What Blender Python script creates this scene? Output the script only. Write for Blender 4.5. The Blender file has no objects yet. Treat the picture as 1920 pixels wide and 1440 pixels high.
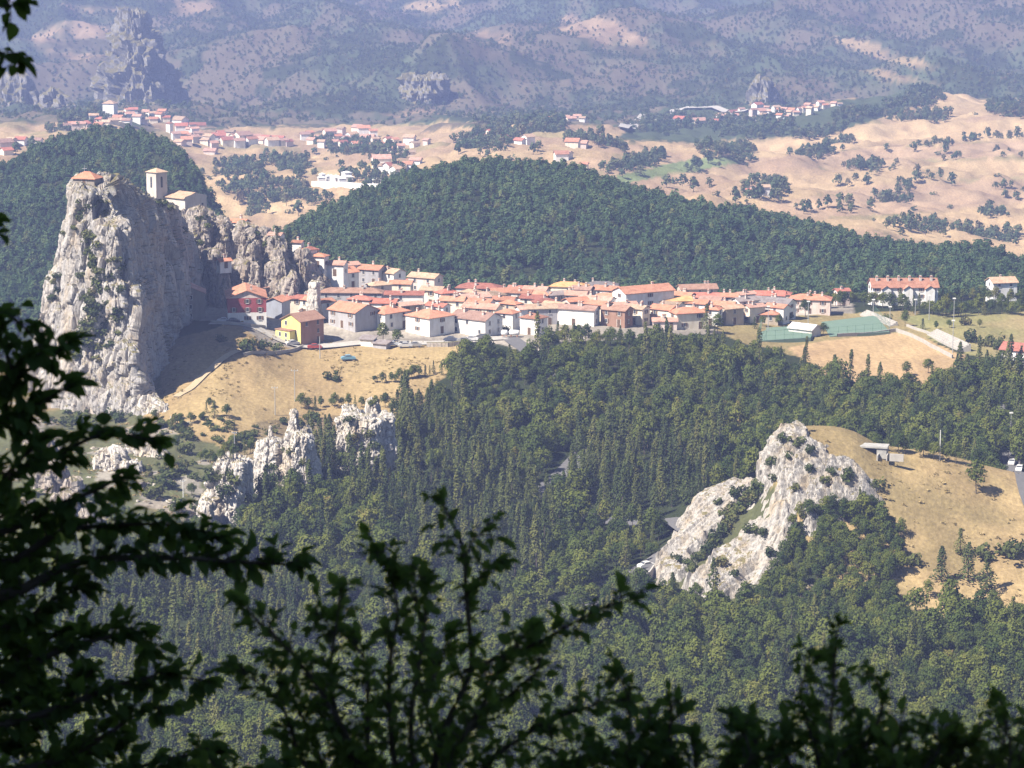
import bpy, math, random
import numpy as np
from mathutils import Vector, Matrix
from mathutils.bvhtree import BVHTree

R = math.radians
scene = bpy.context.scene
COL = scene.collection
random.seed(7)
RNG = np.random.default_rng(11)

# ------------------------------------------------------------------ camera, sky, sun, exposure
CAMZ = 300.0
PITCH = R(10.5)
FPX = 5333.333
cam_d = bpy.data.cameras.new('camera')
cam_d.sensor_width = 36.0
cam_d.lens = 100.0
cam_d.clip_start = 0.5
cam_d.clip_end = 30000.0
cam_d.dof.use_dof = True
cam_d.dof.focus_distance = 800.0
cam_d.dof.aperture_fstop = 8.0
cam = bpy.data.objects.new('camera', cam_d)
COL.objects.link(cam)
cam.location = (0, 0, CAMZ)
cam.rotation_euler = (R(90) - PITCH, 0, 0)
scene.camera = cam

SUN_EL = R(48.5)
SUN_AZ = (-0.85, -0.527)          # horizontal direction towards the sun
SDIR = Vector((SUN_AZ[0] * math.cos(SUN_EL), SUN_AZ[1] * math.cos(SUN_EL), math.sin(SUN_EL)))
world = bpy.data.worlds.new('World')
scene.world = world
world.use_nodes = True
wn = world.node_tree
bg = wn.nodes['Background']
sky = wn.nodes.new('ShaderNodeTexSky')
sky.sky_type = 'NISHITA'
sky.sun_disc = False
sky.sun_elevation = SUN_EL
sky.sun_rotation = math.atan2(SUN_AZ[0], SUN_AZ[1]) % (2 * math.pi)
sky.altitude = 1000
wn.links.new(sky.outputs['Color'], bg.inputs['Color'])
bg.inputs['Strength'].default_value = 0.05
sun_d = bpy.data.lights.new('sun', 'SUN')
sun_d.energy = 5.0
sun_d.angle = R(0.5)
sun_d.color = (1.0, 0.92, 0.80)
sun = bpy.data.objects.new('sun', sun_d)
COL.objects.link(sun)
sun.rotation_euler = SDIR.to_track_quat('Z', 'Y').to_euler()
sun.location = SDIR * 500

vs = scene.view_settings
vs.view_transform = 'Standard'
vs.look = 'None'
vs.gamma = 1.0
vs.exposure = 1.2
try:
    vs.use_curve_mapping = False
except Exception:
    pass
cy = scene.cycles
cy.max_bounces = 5
cy.diffuse_bounces = 1
cy.glossy_bounces = 1
cy.transmission_bounces = 3
cy.transparent_max_bounces = 6
cy.volume_bounces = 0
cy.use_denoising = True

# ------------------------------------------------------------------ pixel <-> world helpers (photo is 1920 x 1440)
SP, CP = math.sin(PITCH), math.cos(PITCH)

def st(px, py):
    x = (np.asarray(px, float) - 960.0) / FPX
    y = -(np.asarray(py, float) - 720.0) / FPX
    dy = CP + y * SP
    return x / dy, (-SP + y * CP) / dy

def at(px, py, Y):
    s, t = st(px, py)
    return Vector((float(s) * Y, Y, CAMZ + float(t) * Y))

def proj(X, Y, Z):
    Y = np.maximum(Y, 0.5)
    dz = Z - CAMZ
    f = Y * CP - dz * SP
    u = Y * SP + dz * CP
    return 960.0 + FPX * X / f, 720.0 - FPX * u / f

# ------------------------------------------------------------------ noise (numpy)
def _hash(ix, iy, iz, seed):
    h = (ix.astype(np.int64) * 374761393 + iy.astype(np.int64) * 668265263 + iz.astype(np.int64) * 2147483647 + seed * 974634677) & 0xFFFFFFFF
    h = ((h ^ (h >> 13)) * 1274126177) & 0xFFFFFFFF
    h = ((h ^ (h >> 16)) * 2246822519) & 0xFFFFFFFF
    h ^= h >> 15
    return (h & 0xFFFFFF) / float(0xFFFFFF)

def vnoise(x, y, z, seed=0):
    x = np.asarray(x, float); y = np.asarray(y, float); z = np.asarray(z, float)
    x, y, z = np.broadcast_arrays(x, y, z)
    ix, iy, iz = np.floor(x), np.floor(y), np.floor(z)
    fx, fy, fz = x - ix, y - iy, z - iz
    fx = fx * fx * fx * (fx * (fx * 6 - 15) + 10)
    fy = fy * fy * fy * (fy * (fy * 6 - 15) + 10)
    fz = fz * fz * fz * (fz * (fz * 6 - 15) + 10)
    r = 0
    for a in (0, 1):
        wa = fx if a else 1 - fx
        for b in (0, 1):
            wb = fy if b else 1 - fy
            for c in (0, 1):
                wc = fz if c else 1 - fz
                r = r + wa * wb * wc * _hash(ix + a, iy + b, iz + c, seed)
    return r * 2 - 1

def vnoise2(x, y, seed=0):
    x = np.asarray(x, float); y = np.asarray(y, float)
    ix, iy = np.floor(x), np.floor(y)
    fx, fy = x - ix, y - iy
    fx = fx * fx * fx * (fx * (fx * 6 - 15) + 10)
    fy = fy * fy * fy * (fy * (fy * 6 - 15) + 10)
    z = np.zeros_like(ix)
    a = _hash(ix, iy, z, seed); b = _hash(ix + 1, iy, z, seed)
    c = _hash(ix, iy + 1, z, seed); d = _hash(ix + 1, iy + 1, z, seed)
    return ((a * (1 - fx) + b * fx) * (1 - fy) + (c * (1 - fx) + d * fx) * fy) * 2 - 1

def fbm2(x, y, oct=4, seed=0, gain=0.5):
    r, a, f = 0, 1.0, 1.0
    for i in range(oct):
        r = r + a * vnoise2(x * f + 13.7 * i, y * f - 7.1 * i, seed + i)
        a *= gain; f *= 2.03
    return r

def fbm3(x, y, z, oct=4, seed=0, gain=0.5, ridged=False):
    r, a, f = 0, 1.0, 1.0
    for i in range(oct):
        n = vnoise(x * f + 13.7 * i, y * f - 7.1 * i, z * f + 3.3 * i, seed + i)
        if ridged:
            n = 1 - 2 * np.abs(n)
        r = r + a * n
        a *= gain; f *= 2.07
    return r

def worley(x, y, z, seed=0):
    ix, iy, iz = np.floor(x), np.floor(y), np.floor(z)
    f1 = np.full(x.shape, 9.0); f2 = np.full(x.shape, 9.0); cid = np.zeros(x.shape)
    for a in (-1, 0, 1):
        for b in (-1, 0, 1):
            for c in (-1, 0, 1):
                jx, jy, jz = ix + a, iy + b, iz + c
                d = np.sqrt((jx + _hash(jx, jy, jz, seed) - x) ** 2 + (jy + _hash(jx, jy, jz, seed + 1) - y) ** 2 + (jz + _hash(jx, jy, jz, seed + 2) - z) ** 2)
                idv = _hash(jx, jy, jz, seed + 3)
                m = d < f1
                f2 = np.where(m, f1, np.minimum(f2, d))
                cid = np.where(m, idv, cid)
                f1 = np.where(m, d, f1)
    return f1, f2, cid

def sstep(a, b, x):
    t = np.clip((x - a) / (b - a), 0, 1)
    return t * t * (3 - 2 * t)

def inpoly(px, py, poly):
    px = np.asarray(px, float); py = np.asarray(py, float)
    r = np.zeros(px.shape, bool)
    n = len(poly)
    for i in range(n):
        x0, y0 = poly[i]; x1, y1 = poly[(i + 1) % n]
        if y0 == y1:
            continue
        c = ((y0 > py) != (y1 > py)) & (px < (x1 - x0) * (py - y0) / (y1 - y0) + x0)
        r ^= c
    return r

# ------------------------------------------------------------------ the lie of the land
def pchip(xk, yk, x):
    xk = np.asarray(xk, float); yk = np.asarray(yk, float)
    x = np.clip(x, xk[0], xk[-1])
    h = np.diff(xk); d = np.diff(yk) / h
    m = np.zeros(len(xk))
    m[0], m[-1] = d[0], d[-1]
    for i in range(1, len(xk) - 1):
        m[i] = 0 if d[i - 1] * d[i] <= 0 else 2 * d[i - 1] * d[i] / (d[i - 1] + d[i])
    i = np.clip(np.searchsorted(xk, x) - 1, 0, len(xk) - 2)
    t = (x - xk[i]) / h[i]
    return ((2 * t**3 - 3 * t**2 + 1) * yk[i] + (t**3 - 2 * t**2 + t) * h[i] * m[i] + (-2 * t**3 + 3 * t**2) * yk[i + 1] + (t**3 - t**2) * h[i] * m[i + 1])

# each feature: (distance, or its table over the column) and (image row of the ground, its table over the column); 'z' features give heights
def T(*a):
    return list(a[0::2]), list(a[1::2])
CREST_Y = T(-900,1400, 0,1400, 200,1450, 300,1400, 400,1280, 450,1220, 500,1180, 560,1180, 650,1220, 760,1270, 900,1300, 1100,1280, 1300,1250, 1500,1220, 1700,1190, 1920,1160, 2820,1150)
CREST_P = T(-900,420, -300,380, 0,338, 100,284, 200,262, 300,284, 360,326, 400,400, 450,455, 500,470, 560,446, 650,411, 700,386, 760,354, 840,322, 900,308, 960,315, 1100,345, 1200,374, 1400,420, 1600,452, 1800,487, 1920,512, 2300,560, 2820,600)
FEATS = [
    ('z', -260, 335), ('z', -60, 318), ('z', 0, 298.2), ('z', 12, 292.6), ('z', 40, 277), ('z', 150, 232), ('z', 330, 172),
    (500, T(-900,1450, 2820,1450)),
    (600, T(-900,1200, 900,1205, 1300,1200, 1500,1190, 1920,1180, 2820,1180)),
    (670, T(-900,930, 0,930, 150,940, 300,960, 450,985, 600,985, 760,1000, 900,1030, 1100,1030, 1200,1020, 1260,1000, 1330,950, 1380,928, 1418,908, 1440,862, 1462,826, 1482,808, 1520,800, 1560,799, 1600,804, 1650,828, 1750,858, 1850,884, 1920,900, 2300,960, 2820,980)),
    (715, T(-900,850, 0,850, 300,862, 450,880, 600,885, 760,900, 960,905, 1150,925, 1300,915, 1500,900, 1750,890, 1920,905, 2300,920, 2820,920)),
    (770, T(-900,770, 0,770, 150,775, 260,760, 330,738, 400,735, 470,750, 560,775, 640,780, 760,785, 960,810, 1100,805, 1300,800, 1700,790, 1920,800, 2820,800)),
    (830, T(-900,690, 0,690, 150,685, 250,660, 320,622, 390,610, 460,613, 520,636, 580,650, 640,652, 760,652, 960,654, 1100,662, 1300,672, 1500,684, 1700,690, 1920,700, 2820,705)),
    (910, T(-900,660, 0,655, 150,640, 300,560, 450,540, 600,545, 760,560, 900,570, 1100,574, 1300,582, 1500,602, 1700,606, 1920,602, 2820,600)),
    (960, T(-900,650, 0,645, 150,620, 300,545, 450,525, 600,536, 760,550, 1100,560, 1300,564, 1500,574, 1700,572, 1920,568, 2820,570)),
    (1010, T(-900,640, 0,640, 300,620, 450,575, 600,560, 900,562, 1500,568, 1920,566, 2820,575)),
    (1050, T(-900,610, 0,608, 300,600, 450,570, 600,548, 900,548, 1500,550, 1920,552, 2820,590)),
    (CREST_Y, CREST_P),
    ('dip',),
    (1660, T(-900,330, 0,300, 150,300, 300,380, 400,415, 450,418, 600,405, 760,350, 900,330, 1100,335, 1200,355, 1300,368, 1600,400, 1920,440, 2820,470)),
    (2000, T(-900,270, 0,266, 150,270, 300,305, 450,330, 600,332, 760,312, 900,292, 1100,288, 1300,298, 1500,318, 1700,328, 1920,340, 2820,350)),
    (2350, T(-900,235, 0,235, 150,226, 300,240, 450,258, 600,262, 760,252, 900,248, 1000,240, 1100,238, 1200,244, 1300,246, 1500,226, 1600,210, 1700,214, 1800,214, 1920,224, 2820,230)),
    (2600, T(-900,215, 0,213, 300,218, 600,232, 900,228, 1100,222, 1300,212, 1500,204, 1650,188, 1750,174, 1850,186, 1920,196, 2820,190)),
    (2750, T(-900,205, 0,203, 900,214, 1300,205, 1500,200, 1700,196, 1920,200, 2820,200)),
    (3000, T(-900,165, 0,165, 900,175, 1500,168, 1920,168, 2820,165)),
    (3900, T(-900,-5, 0,-5, 900,5, 1500,0, 1920,-5, 2820,-5)),
    ('z', 5000, 235), ('z', 6500, 318), ('z', 9000, 322),
]

def H0(X, Y):
    X = np.atleast_1d(np.asarray(X, float)).ravel(); Y = np.atleast_1d(np.asarray(Y, float)).ravel()
    out = np.empty_like(X)
    for c in range(0, len(X), 60000):
        x, y = X[c:c + 60000], Y[c:c + 60000]
        u = np.clip(960 + FPX * CP * x / np.maximum(y, 120.0), -900, 2820)
        ys, zs = [], []
        for f in FEATS:
            if f[0] == 'z':
                ys.append(np.full_like(u, f[1])); zs.append(np.full_like(u, f[2]))
            elif f[0] == 'dip':
                cyv = pchip(*CREST_Y, u); p = pchip(*CREST_P, u)
                yy = cyv + 150
                ys.append(yy); zs.append(CAMZ + st(960, p + 26)[1] * yy)
            else:
                yy = pchip(*f[0], u) if isinstance(f[0], tuple) else np.full_like(u, f[0])
                ys.append(yy); zs.append(CAMZ + st(960, pchip(*f[1], u))[1] * yy)
        ys = np.array(ys); zs = np.array(zs)
        h = np.diff(ys, axis=0); d = np.diff(zs, axis=0) / h
        m = np.zeros_like(zs)
        m[0], m[-1] = d[0], d[-1]
        p = d[:-1] * d[1:]
        m[1:-1] = np.where(p > 0, 2 * p / np.where(np.abs(d[:-1] + d[1:]) < 1e-9, 1e-9, d[:-1] + d[1:]), 0)
        yc = np.clip(y, ys[0], ys[-1])
        k = np.clip((ys <= yc).sum(0) - 1, 0, len(FEATS) - 2)
        j = np.arange(len(u))
        hh = h[k, j]; t = (yc - ys[k, j]) / hh
        out[c:c + 60000] = ((2 * t**3 - 3 * t**2 + 1) * zs[k, j] + (t**3 - 2 * t**2 + t) * hh * m[k, j] + (-2 * t**3 + 3 * t**2) * zs[k + 1, j] + (t**3 - t**2) * hh * m[k + 1, j])
    return out

def H(X, Y):
    X = np.atleast_1d(np.asarray(X, float)).ravel(); Y = np.atleast_1d(np.asarray(Y, float)).ravel()
    z = H0(X, Y)
    n = fbm2(X / 28, Y / 28, 4, 3)
    amp = sstep(430, 560, Y) * (0.9 - 0.55 * sstep(790, 830, Y) + 2.2 * sstep(1000, 1150, Y) + 1.5 * sstep(1500, 1900, Y)) + 0.12
    z = z + n * amp
    f = np.flatnonzero(Y > 950)
    if len(f):
        x, y = X[f], Y[f]
        g = fbm2(x / 170 + 5, y / 170, 3, 21)
        gg = 1 - 2 * np.abs(vnoise2(x / 75 + y / 300, y / 210 - x / 500, 23))
        z[f] += (g * 5 + gg * 2.2) * (sstep(1040, 1130, y) * (1 - sstep(1350, 1500, y))) + g * (7 * sstep(1450, 1700, y) * (1 - sstep(2650, 2800, y)))
        w = sstep(2680, 3000, y) * (1 - 0.8 * sstep(5000, 6500, y))
        a = fbm2(x / 420 + 2.2, y / 520 + 0.7, 5, 31, 0.52)
        rd = 1 - 2 * np.abs(vnoise2(x / 330 + y / 900 + 7, y / 640 - x / 1400, 44))
        rd2 = 1 - 2 * np.abs(vnoise2(x / 120 + y / 500 + 3, y / 330 - x / 900, 46))
        rd3 = 1 - 2 * np.abs(vnoise2(x / 620 - y / 1300 + 9, y / 1500 + x / 2600, 48))
        z[f] += w * (30 * a + 36 * rd + 14 * rd2 + 26 * rd3 - 14)
    return z

def h1(x, y):
    return float(H([x], [y])[0])

_YS = np.concatenate([np.arange(470, 1500, 2.0), np.arange(1500, 6400, 8.0)])
def ground(px, py, y0=470, y1=6400):
    """first point of the ground that the ray through this photo pixel meets"""
    s, t = st(px, py)
    ys = _YS[(_YS >= y0) & (_YS <= y1)]
    d = CAMZ + float(t) * ys - H(float(s) * ys, ys)
    k = np.flatnonzero(d < 0)
    if len(k) == 0:
        i = int(np.argmin(np.abs(d))); y = ys[i]
    elif k[0] == 0:
        y = ys[0]
    else:
        i = k[0]; y = ys[i - 1] + (ys[i] - ys[i - 1]) * d[i - 1] / (d[i - 1] - d[i])
    x = float(s) * y
    return Vector((x, float(y), h1(x, y)))

# ------------------------------------------------------------------ object helpers
def mesh_np(name, v, faces, mats=(), mi=None, smooth=False):
    """v: (n,3); faces: (m,k) array or list of arrays of one k each"""
    me = bpy.data.meshes.new(name)
    v = np.asarray(v, np.float32)
    fl = faces if isinstance(faces, list) else [faces]
    fl = [np.asarray(f, np.int32) for f in fl if len(f)]
    loops = np.concatenate([f.ravel() for f in fl])
    tot = np.concatenate([np.full(len(f), f.shape[1], np.int32) for f in fl])
    start = np.concatenate([[0], np.cumsum(tot)[:-1]]).astype(np.int32)
    me.vertices.add(len(v)); me.loops.add(len(loops)); me.polygons.add(len(tot))
    me.vertices.foreach_set('co', v.ravel())
    me.loops.foreach_set('vertex_index', loops)
    me.polygons.foreach_set('loop_start', start)
    me.polygons.foreach_set('loop_total', tot)
    if mi is not None:
        me.polygons.foreach_set('material_index', np.asarray(mi, np.int32))
    me.polygons.foreach_set('use_smooth', np.full(len(tot), smooth, bool))
    for m in mats:
        me.materials.append(m)
    me.update(calc_edges=True)
    return me

class MB:
    """collects polygons for one mesh"""
    def __init__(s):
        s.v, s.f, s.m = [], [], []
    def poly(s, pts, m=0):
        k = len(s.v)
        s.v += [tuple(p) for p in pts]
        s.f.append(tuple(range(k, k + len(pts)))); s.m.append(m)
    def box(s, a, b, m=0):
        x0, y0, z0 = a; x1, y1, z1 = b
        p = [(x0,y0,z0),(x1,y0,z0),(x1,y1,z0),(x0,y1,z0),(x0,y0,z1),(x1,y0,z1),(x1,y1,z1),(x0,y1,z1)]
        k = len(s.v); s.v += p
        for f in ((0,3,2,1),(4,5,6,7),(0,1,5,4),(1,2,6,5),(2,3,7,6),(3,0,4,7)):
            s.f.append(tuple(k + i for i in f)); s.m.append(m)
    def tube(s, pts, rad, n=6, m=0, cap=True):
        pts = [Vector(p) for p in pts]
        rings = []
        for i, p in enumerate(pts):
            d = (pts[min(i + 1, len(pts) - 1)] - pts[max(i - 1, 0)])
            if d.length < 1e-9: d = Vector((0, 0, 1))
            d.normalize()
            a = d.orthogonal() if abs(d.z) < 0.9 else d.cross(Vector((0, 1, 0)))
            a.normalize(); b = d.cross(a)
            r = rad[i] if hasattr(rad, '__len__') else rad
            k = len(s.v)
            s.v += [tuple(p + (a * math.cos(2 * math.pi * j / n) + b * math.sin(2 * math.pi * j / n)) * r) for j in range(n)]
            rings.append(k)
        for i in range(len(rings) - 1):
            for j in range(n):
                s.f.append((rings[i] + j, rings[i] + (j + 1) % n, rings[i + 1] + (j + 1) % n, rings[i + 1] + j)); s.m.append(m)
        if cap:
            s.f.append(tuple(rings[-1] + j for j in range(n))); s.m.append(m)
            s.f.append(tuple(rings[0] + n - 1 - j for j in range(n))); s.m.append(m)
    def mesh(s, name, mats, smooth=False):
        me = bpy.data.meshes.new(name)
        me.from_pydata(s.v, [], s.f)
        for m in mats: me.materials.append(m)
        me.polygons.foreach_set('material_index', s.m)
        me.polygons.foreach_set('use_smooth', [smooth] * len(s.f))
        me.update()
        return me

def link(name, data, parent=None, loc=None, rz=None):
    o = bpy.data.objects.new(name, data)
    COL.objects.link(o)
    if parent is not None: o.parent = parent
    if loc is not None: o.location = loc
    if rz is not None: o.rotation_euler = (0, 0, rz)
    return o

def tag(o, label=None, cat=None, group=None, kind=None):
    if label: o['label'] = label
    if cat: o['category'] = cat
    if group: o['group'] = group
    if kind: o['kind'] = kind
    return o

# ------------------------------------------------------------------ materials
def new_mat(name, rough=0.9, spec=0.1):
    m = bpy.data.materials.new(name)
    m.use_nodes = True
    n = m.node_tree
    b = n.nodes['Principled BSDF']
    b.inputs['Roughness'].default_value = rough
    b.inputs['Specular IOR Level'].default_value = spec
    return m, n, b

def N(n, t, **k):
    d = n.nodes.new(t)
    for a, v in k.items(): setattr(d, a, v)
    return d

def pos(n, scale=(1, 1, 1), obj=False):
    mp = N(n, 'ShaderNodeMapping')
    mp.inputs['Scale'].default_value = scale
    if obj:
        n.links.new(N(n, 'ShaderNodeTexCoord').outputs['Object'], mp.inputs['Vector'])
    else:
        n.links.new(N(n, 'ShaderNodeNewGeometry').outputs['Position'], mp.inputs['Vector'])
    return mp.outputs['Vector']

def noise(n, vec, scale, detail=4, rough=0.55):
    t = N(n, 'ShaderNodeTexNoise')
    t.inputs['Scale'].default_value = scale
    t.inputs['Detail'].default_value = detail
    t.inputs['Roughness'].default_value = rough
    if vec is not None: n.links.new(vec, t.inputs['Vector'])
    return t.outputs['Fac']

def ramp(n, fac, stops, interp='LINEAR'):
    r = N(n, 'ShaderNodeValToRGB')
    r.color_ramp.interpolation = interp
    e = r.color_ramp.elements
    while len(e) < len(stops): e.new(0.5)
    for i, (p, c) in enumerate(stops):
        e[i].position = p
        e[i].color = (c if hasattr(c, '__len__') else (c, c, c))[:3] + (1,) if hasattr(c, '__len__') else (c, c, c, 1)
    n.links.new(fac, r.inputs['Fac'])
    return r.outputs['Color']

def mix(n, fac, a, b, mode='MIX'):
    m = N(n, 'ShaderNodeMix', data_type='RGBA', blend_type=mode)
    m.clamp_factor = True
    for s, v in ((m.inputs[0], fac), (m.inputs[6], a), (m.inputs[7], b)):
        if hasattr(v, 'links'): n.links.new(v, s)
        elif hasattr(v, '__len__'): s.default_value = tuple(v)[:3] + (1,)
        else: s.default_value = v
    return m.outputs[2]

def math_(n, op, a, b=0.0):
    m = N(n, 'ShaderNodeMath', operation=op)
    for s, v in ((m.inputs[0], a), (m.inputs[1], b)):
        if hasattr(v, 'links'): n.links.new(v, s)
        else: s.default_value = v
    return m.outputs[0]

def bump(n, b, h, strength=0.5, dist=0.1):
    u = N(n, 'ShaderNodeBump')
    u.inputs['Strength'].default_value = strength
    u.inputs['Distance'].default_value = dist
    n.links.new(h, u.inputs['Height'])
    n.links.new(u.outputs['Normal'], b.inputs['Normal'])

def hsv(n, col, val):
    return mix(n, 1.0, col, val, 'MULTIPLY')

def mat_ground():
    m, n, b = new_mat('ground_cover', 1.0, 0.0)
    at_ = N(n, 'ShaderNodeAttribute', attribute_name='cover')
    p = pos(n)
    n1 = noise(n, p, 0.9, 5, 0.65)
    n2 = noise(n, pos(n, (0.05, 0.018, 0.05)), 1.0, 5, 0.6)
    n3 = noise(n, pos(n, (0.9, 0.12, 0.9)), 1.0, 4, 0.65)
    v1 = mix(n, 1.0, ramp(n, n1, [(0.25, 0.66), (0.75, 1.22)]), ramp(n, n3, [(0.3, 0.84), (0.7, 1.12)]), 'MULTIPLY')
    v2 = ramp(n, n2, [(0.3, (0.84, 0.80, 0.80)), (0.7, (1.14, 1.14, 1.10))])
    c = mix(n, 1.0, at_.outputs['Color'], v1, 'MULTIPLY')
    c = mix(n, 1.0, c, v2, 'MULTIPLY')
    n.links.new(c, b.inputs['Base Color'])
    bump(n, b, n1, 0.6, 0.5)
    return m

def mat_rock(name, base=(0.40, 0.38, 0.35), ochre=(0.36, 0.27, 0.17), dark=(0.17, 0.165, 0.16), green=(0.085, 0.10, 0.035), gthr=0.62, vs_=0.25):
    m, n, b = new_mat(name, 0.95, 0.1)
    pv = pos(n, (1, 1, vs_))
    nA = noise(n, pv, 0.22, 6, 0.62)
    nB = noise(n, pv, 1.1, 6, 0.7)
    nC = noise(n, pos(n), 0.07, 3, 0.5)
    c = mix(n, ramp(n, nA, [(0.46, 0.0), (0.66, 0.75)]), base, ochre)
    c = mix(n, ramp(n, nB, [(0.36, 0.85), (0.52, 0.0)]), c, dark)
    c = mix(n, ramp(n, noise(n, pos(n, (1, 1, 1)), 2.6, 3, 0.6), [(0.6, 0.0), (0.7, 0.5)]), c, tuple(min(1, x * 1.25) for x in base))
    nz = N(n, 'ShaderNodeSeparateXYZ')
    n.links.new(N(n, 'ShaderNodeNewGeometry').outputs['Normal'], nz.inputs[0])
    g = math_(n, 'ADD', nz.outputs['Z'], math_(n, 'MULTIPLY', math_(n, 'SUBTRACT', noise(n, pos(n), 0.35, 4, 0.6), 0.5), 1.1))
    gm = ramp(n, g, [(gthr, 0.0), (min(0.99, gthr + 0.2), 1.0)])
    gcol = mix(n, noise(n, pos(n), 0.5, 3), green, (0.26, 0.20, 0.10))
    c = mix(n, gm, c, gcol)
    vo = N(n, 'ShaderNodeTexVoronoi', feature='DISTANCE_TO_EDGE')
    vo.inputs['Scale'].default_value = 0.55
    n.links.new(pos(n, (1, 1, max(.3, vs_))), vo.inputs['Vector'])
    c = mix(n, ramp(n, vo.outputs['Distance'], [(0.0, 0.55), (0.05, 0.0)]), c, dark)
    n.links.new(c, b.inputs['Base Color'])
    bump(n, b, nB, 0.9, 0.6)
    return m

def mat_leaf(name, stops, trans=0.25, spread=0.5):
    """foliage: colour varies by tree and by clump"""
    m, n, b = new_mat(name, 0.85, 0.12)
    rnd = N(n, 'ShaderNodeObjectInfo').outputs['Random']
    nz = noise(n, pos(n), spread, 3, 0.6)
    f = math_(n, 'ADD', math_(n, 'MULTIPLY', rnd, 0.85), math_(n, 'MULTIPLY', math_(n, 'SUBTRACT', nz, 0.40), 0.6))
    c = ramp(n, f, stops)
    n.links.new(c, b.inputs['Base Color'])
    if trans:
        t = N(n, 'ShaderNodeBsdfTranslucent')
        n.links.new(mix(n, 1.0, c, (1.25, 1.3, 0.7), 'MULTIPLY'), t.inputs['Color'])
        ms = N(n, 'ShaderNodeMixShader')
        ms.inputs[0].default_value = trans
        n.links.new(b.outputs[0], ms.inputs[1]); n.links.new(t.outputs[0], ms.inputs[2])
        n.links.new(ms.outputs[0], n.nodes['Material Output'].inputs['Surface'])
    return m

_pl = {}
def mat_plaster(c):
    k = tuple(round(x, 3) for x in c)
    if k not in _pl:
        m, n, b = new_mat('plaster', 0.95, 0.1)
        p = pos(n, (1, 1, 0.35))
        f = noise(n, p, 0.7, 5, 0.65)
        n.links.new(mix(n, 1.0, c, ramp(n, f, [(0.3, (0.80, 0.77, 0.73)), (0.6, (1.03, 1.03, 1.03))]), 'MULTIPLY'), b.inputs['Base Color'])
        _pl[k] = m
    return _pl[k]

_rf = {}
def mat_roof(c):
    k = tuple(round(x, 3) for x in c)
    if k not in _rf:
        m, n, b = new_mat('roof_tile', 0.9, 0.1)
        w = N(n, 'ShaderNodeTexWave', wave_type='BANDS', bands_direction='X')
        w.inputs['Scale'].default_value = 1.3
        w.inputs['Distortion'].default_value = 0.6
        n.links.new(pos(n, (1, 1, 1), True), w.inputs['Vector'])
        f = noise(n, pos(n), 0.6, 5, 0.7)
        f2 = noise(n, pos(n), 3.0, 2, 0.6)
        cc = mix(n, 1.0, c, ramp(n, f, [(0.28, (0.66, 0.60, 0.58)), (0.5, (1, 1, 1)), (0.75, (1.18, 1.25, 1.3))]), 'MULTIPLY')
        cc = mix(n, 1.0, cc, ramp(n, f2, [(0.3, 0.78), (0.7, 1.18)]), 'MULTIPLY')
        rnd = N(n, 'ShaderNodeObjectInfo').outputs['Random']
        cc = mix(n, 1.0, cc, ramp(n, rnd, [(0.0, (0.62, 0.66, 0.70)), (0.35, (0.92, 0.95, 0.98)), (0.7, (1.05, 1.0, 0.98)), (1.0, (1.12, 1.16, 1.18))]), 'MULTIPLY')
        cc = mix(n, ramp(n, noise(n, pos(n), 1.7, 4, 0.7), [(0.55, 0.0), (0.72, 0.55)]), cc, (0.22, 0.17, 0.13))
        n.links.new(cc, b.inputs['Base Color'])
        bump(n, b, w.outputs['Fac'], 0.5, 0.08)
        _rf[k] = m
    return _rf[k]

def mat_plain(name, c, rough=0.8, var=0.15, scale=2.0, spec=0.2, metal=0.0):
    m, n, b = new_mat(name, rough, spec)
    f = noise(n, pos(n), scale, 4, 0.6)
    n.links.new(mix(n, 1.0, c, ramp(n, f, [(0.25, 1 - var), (0.75, 1 + var)]), 'MULTIPLY'), b.inputs['Base Color'])
    b.inputs['Metallic'].default_value = metal
    return m
# ------------------------------------------------------------------ ground sheet with its land cover
DRY = np.array((0.325, 0.245, 0.128)); PALE = np.array((0.42, 0.310, 0.180)); PINK = np.array((0.32, 0.230, 0.148))
FOREST = np.array((0.035, 0.045, 0.022)); GREEN = np.array((0.12, 0.155, 0.055)); SCRUB = np.array((0.075, 0.100, 0.055))
BROWN = np.array((0.130, 0.112, 0.078)); STONE = np.array((0.33, 0.30, 0.27)); TOWN = np.array((0.32, 0.29, 0.25)); PITCHC = np.array((0.40, 0.285, 0.16))

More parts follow.
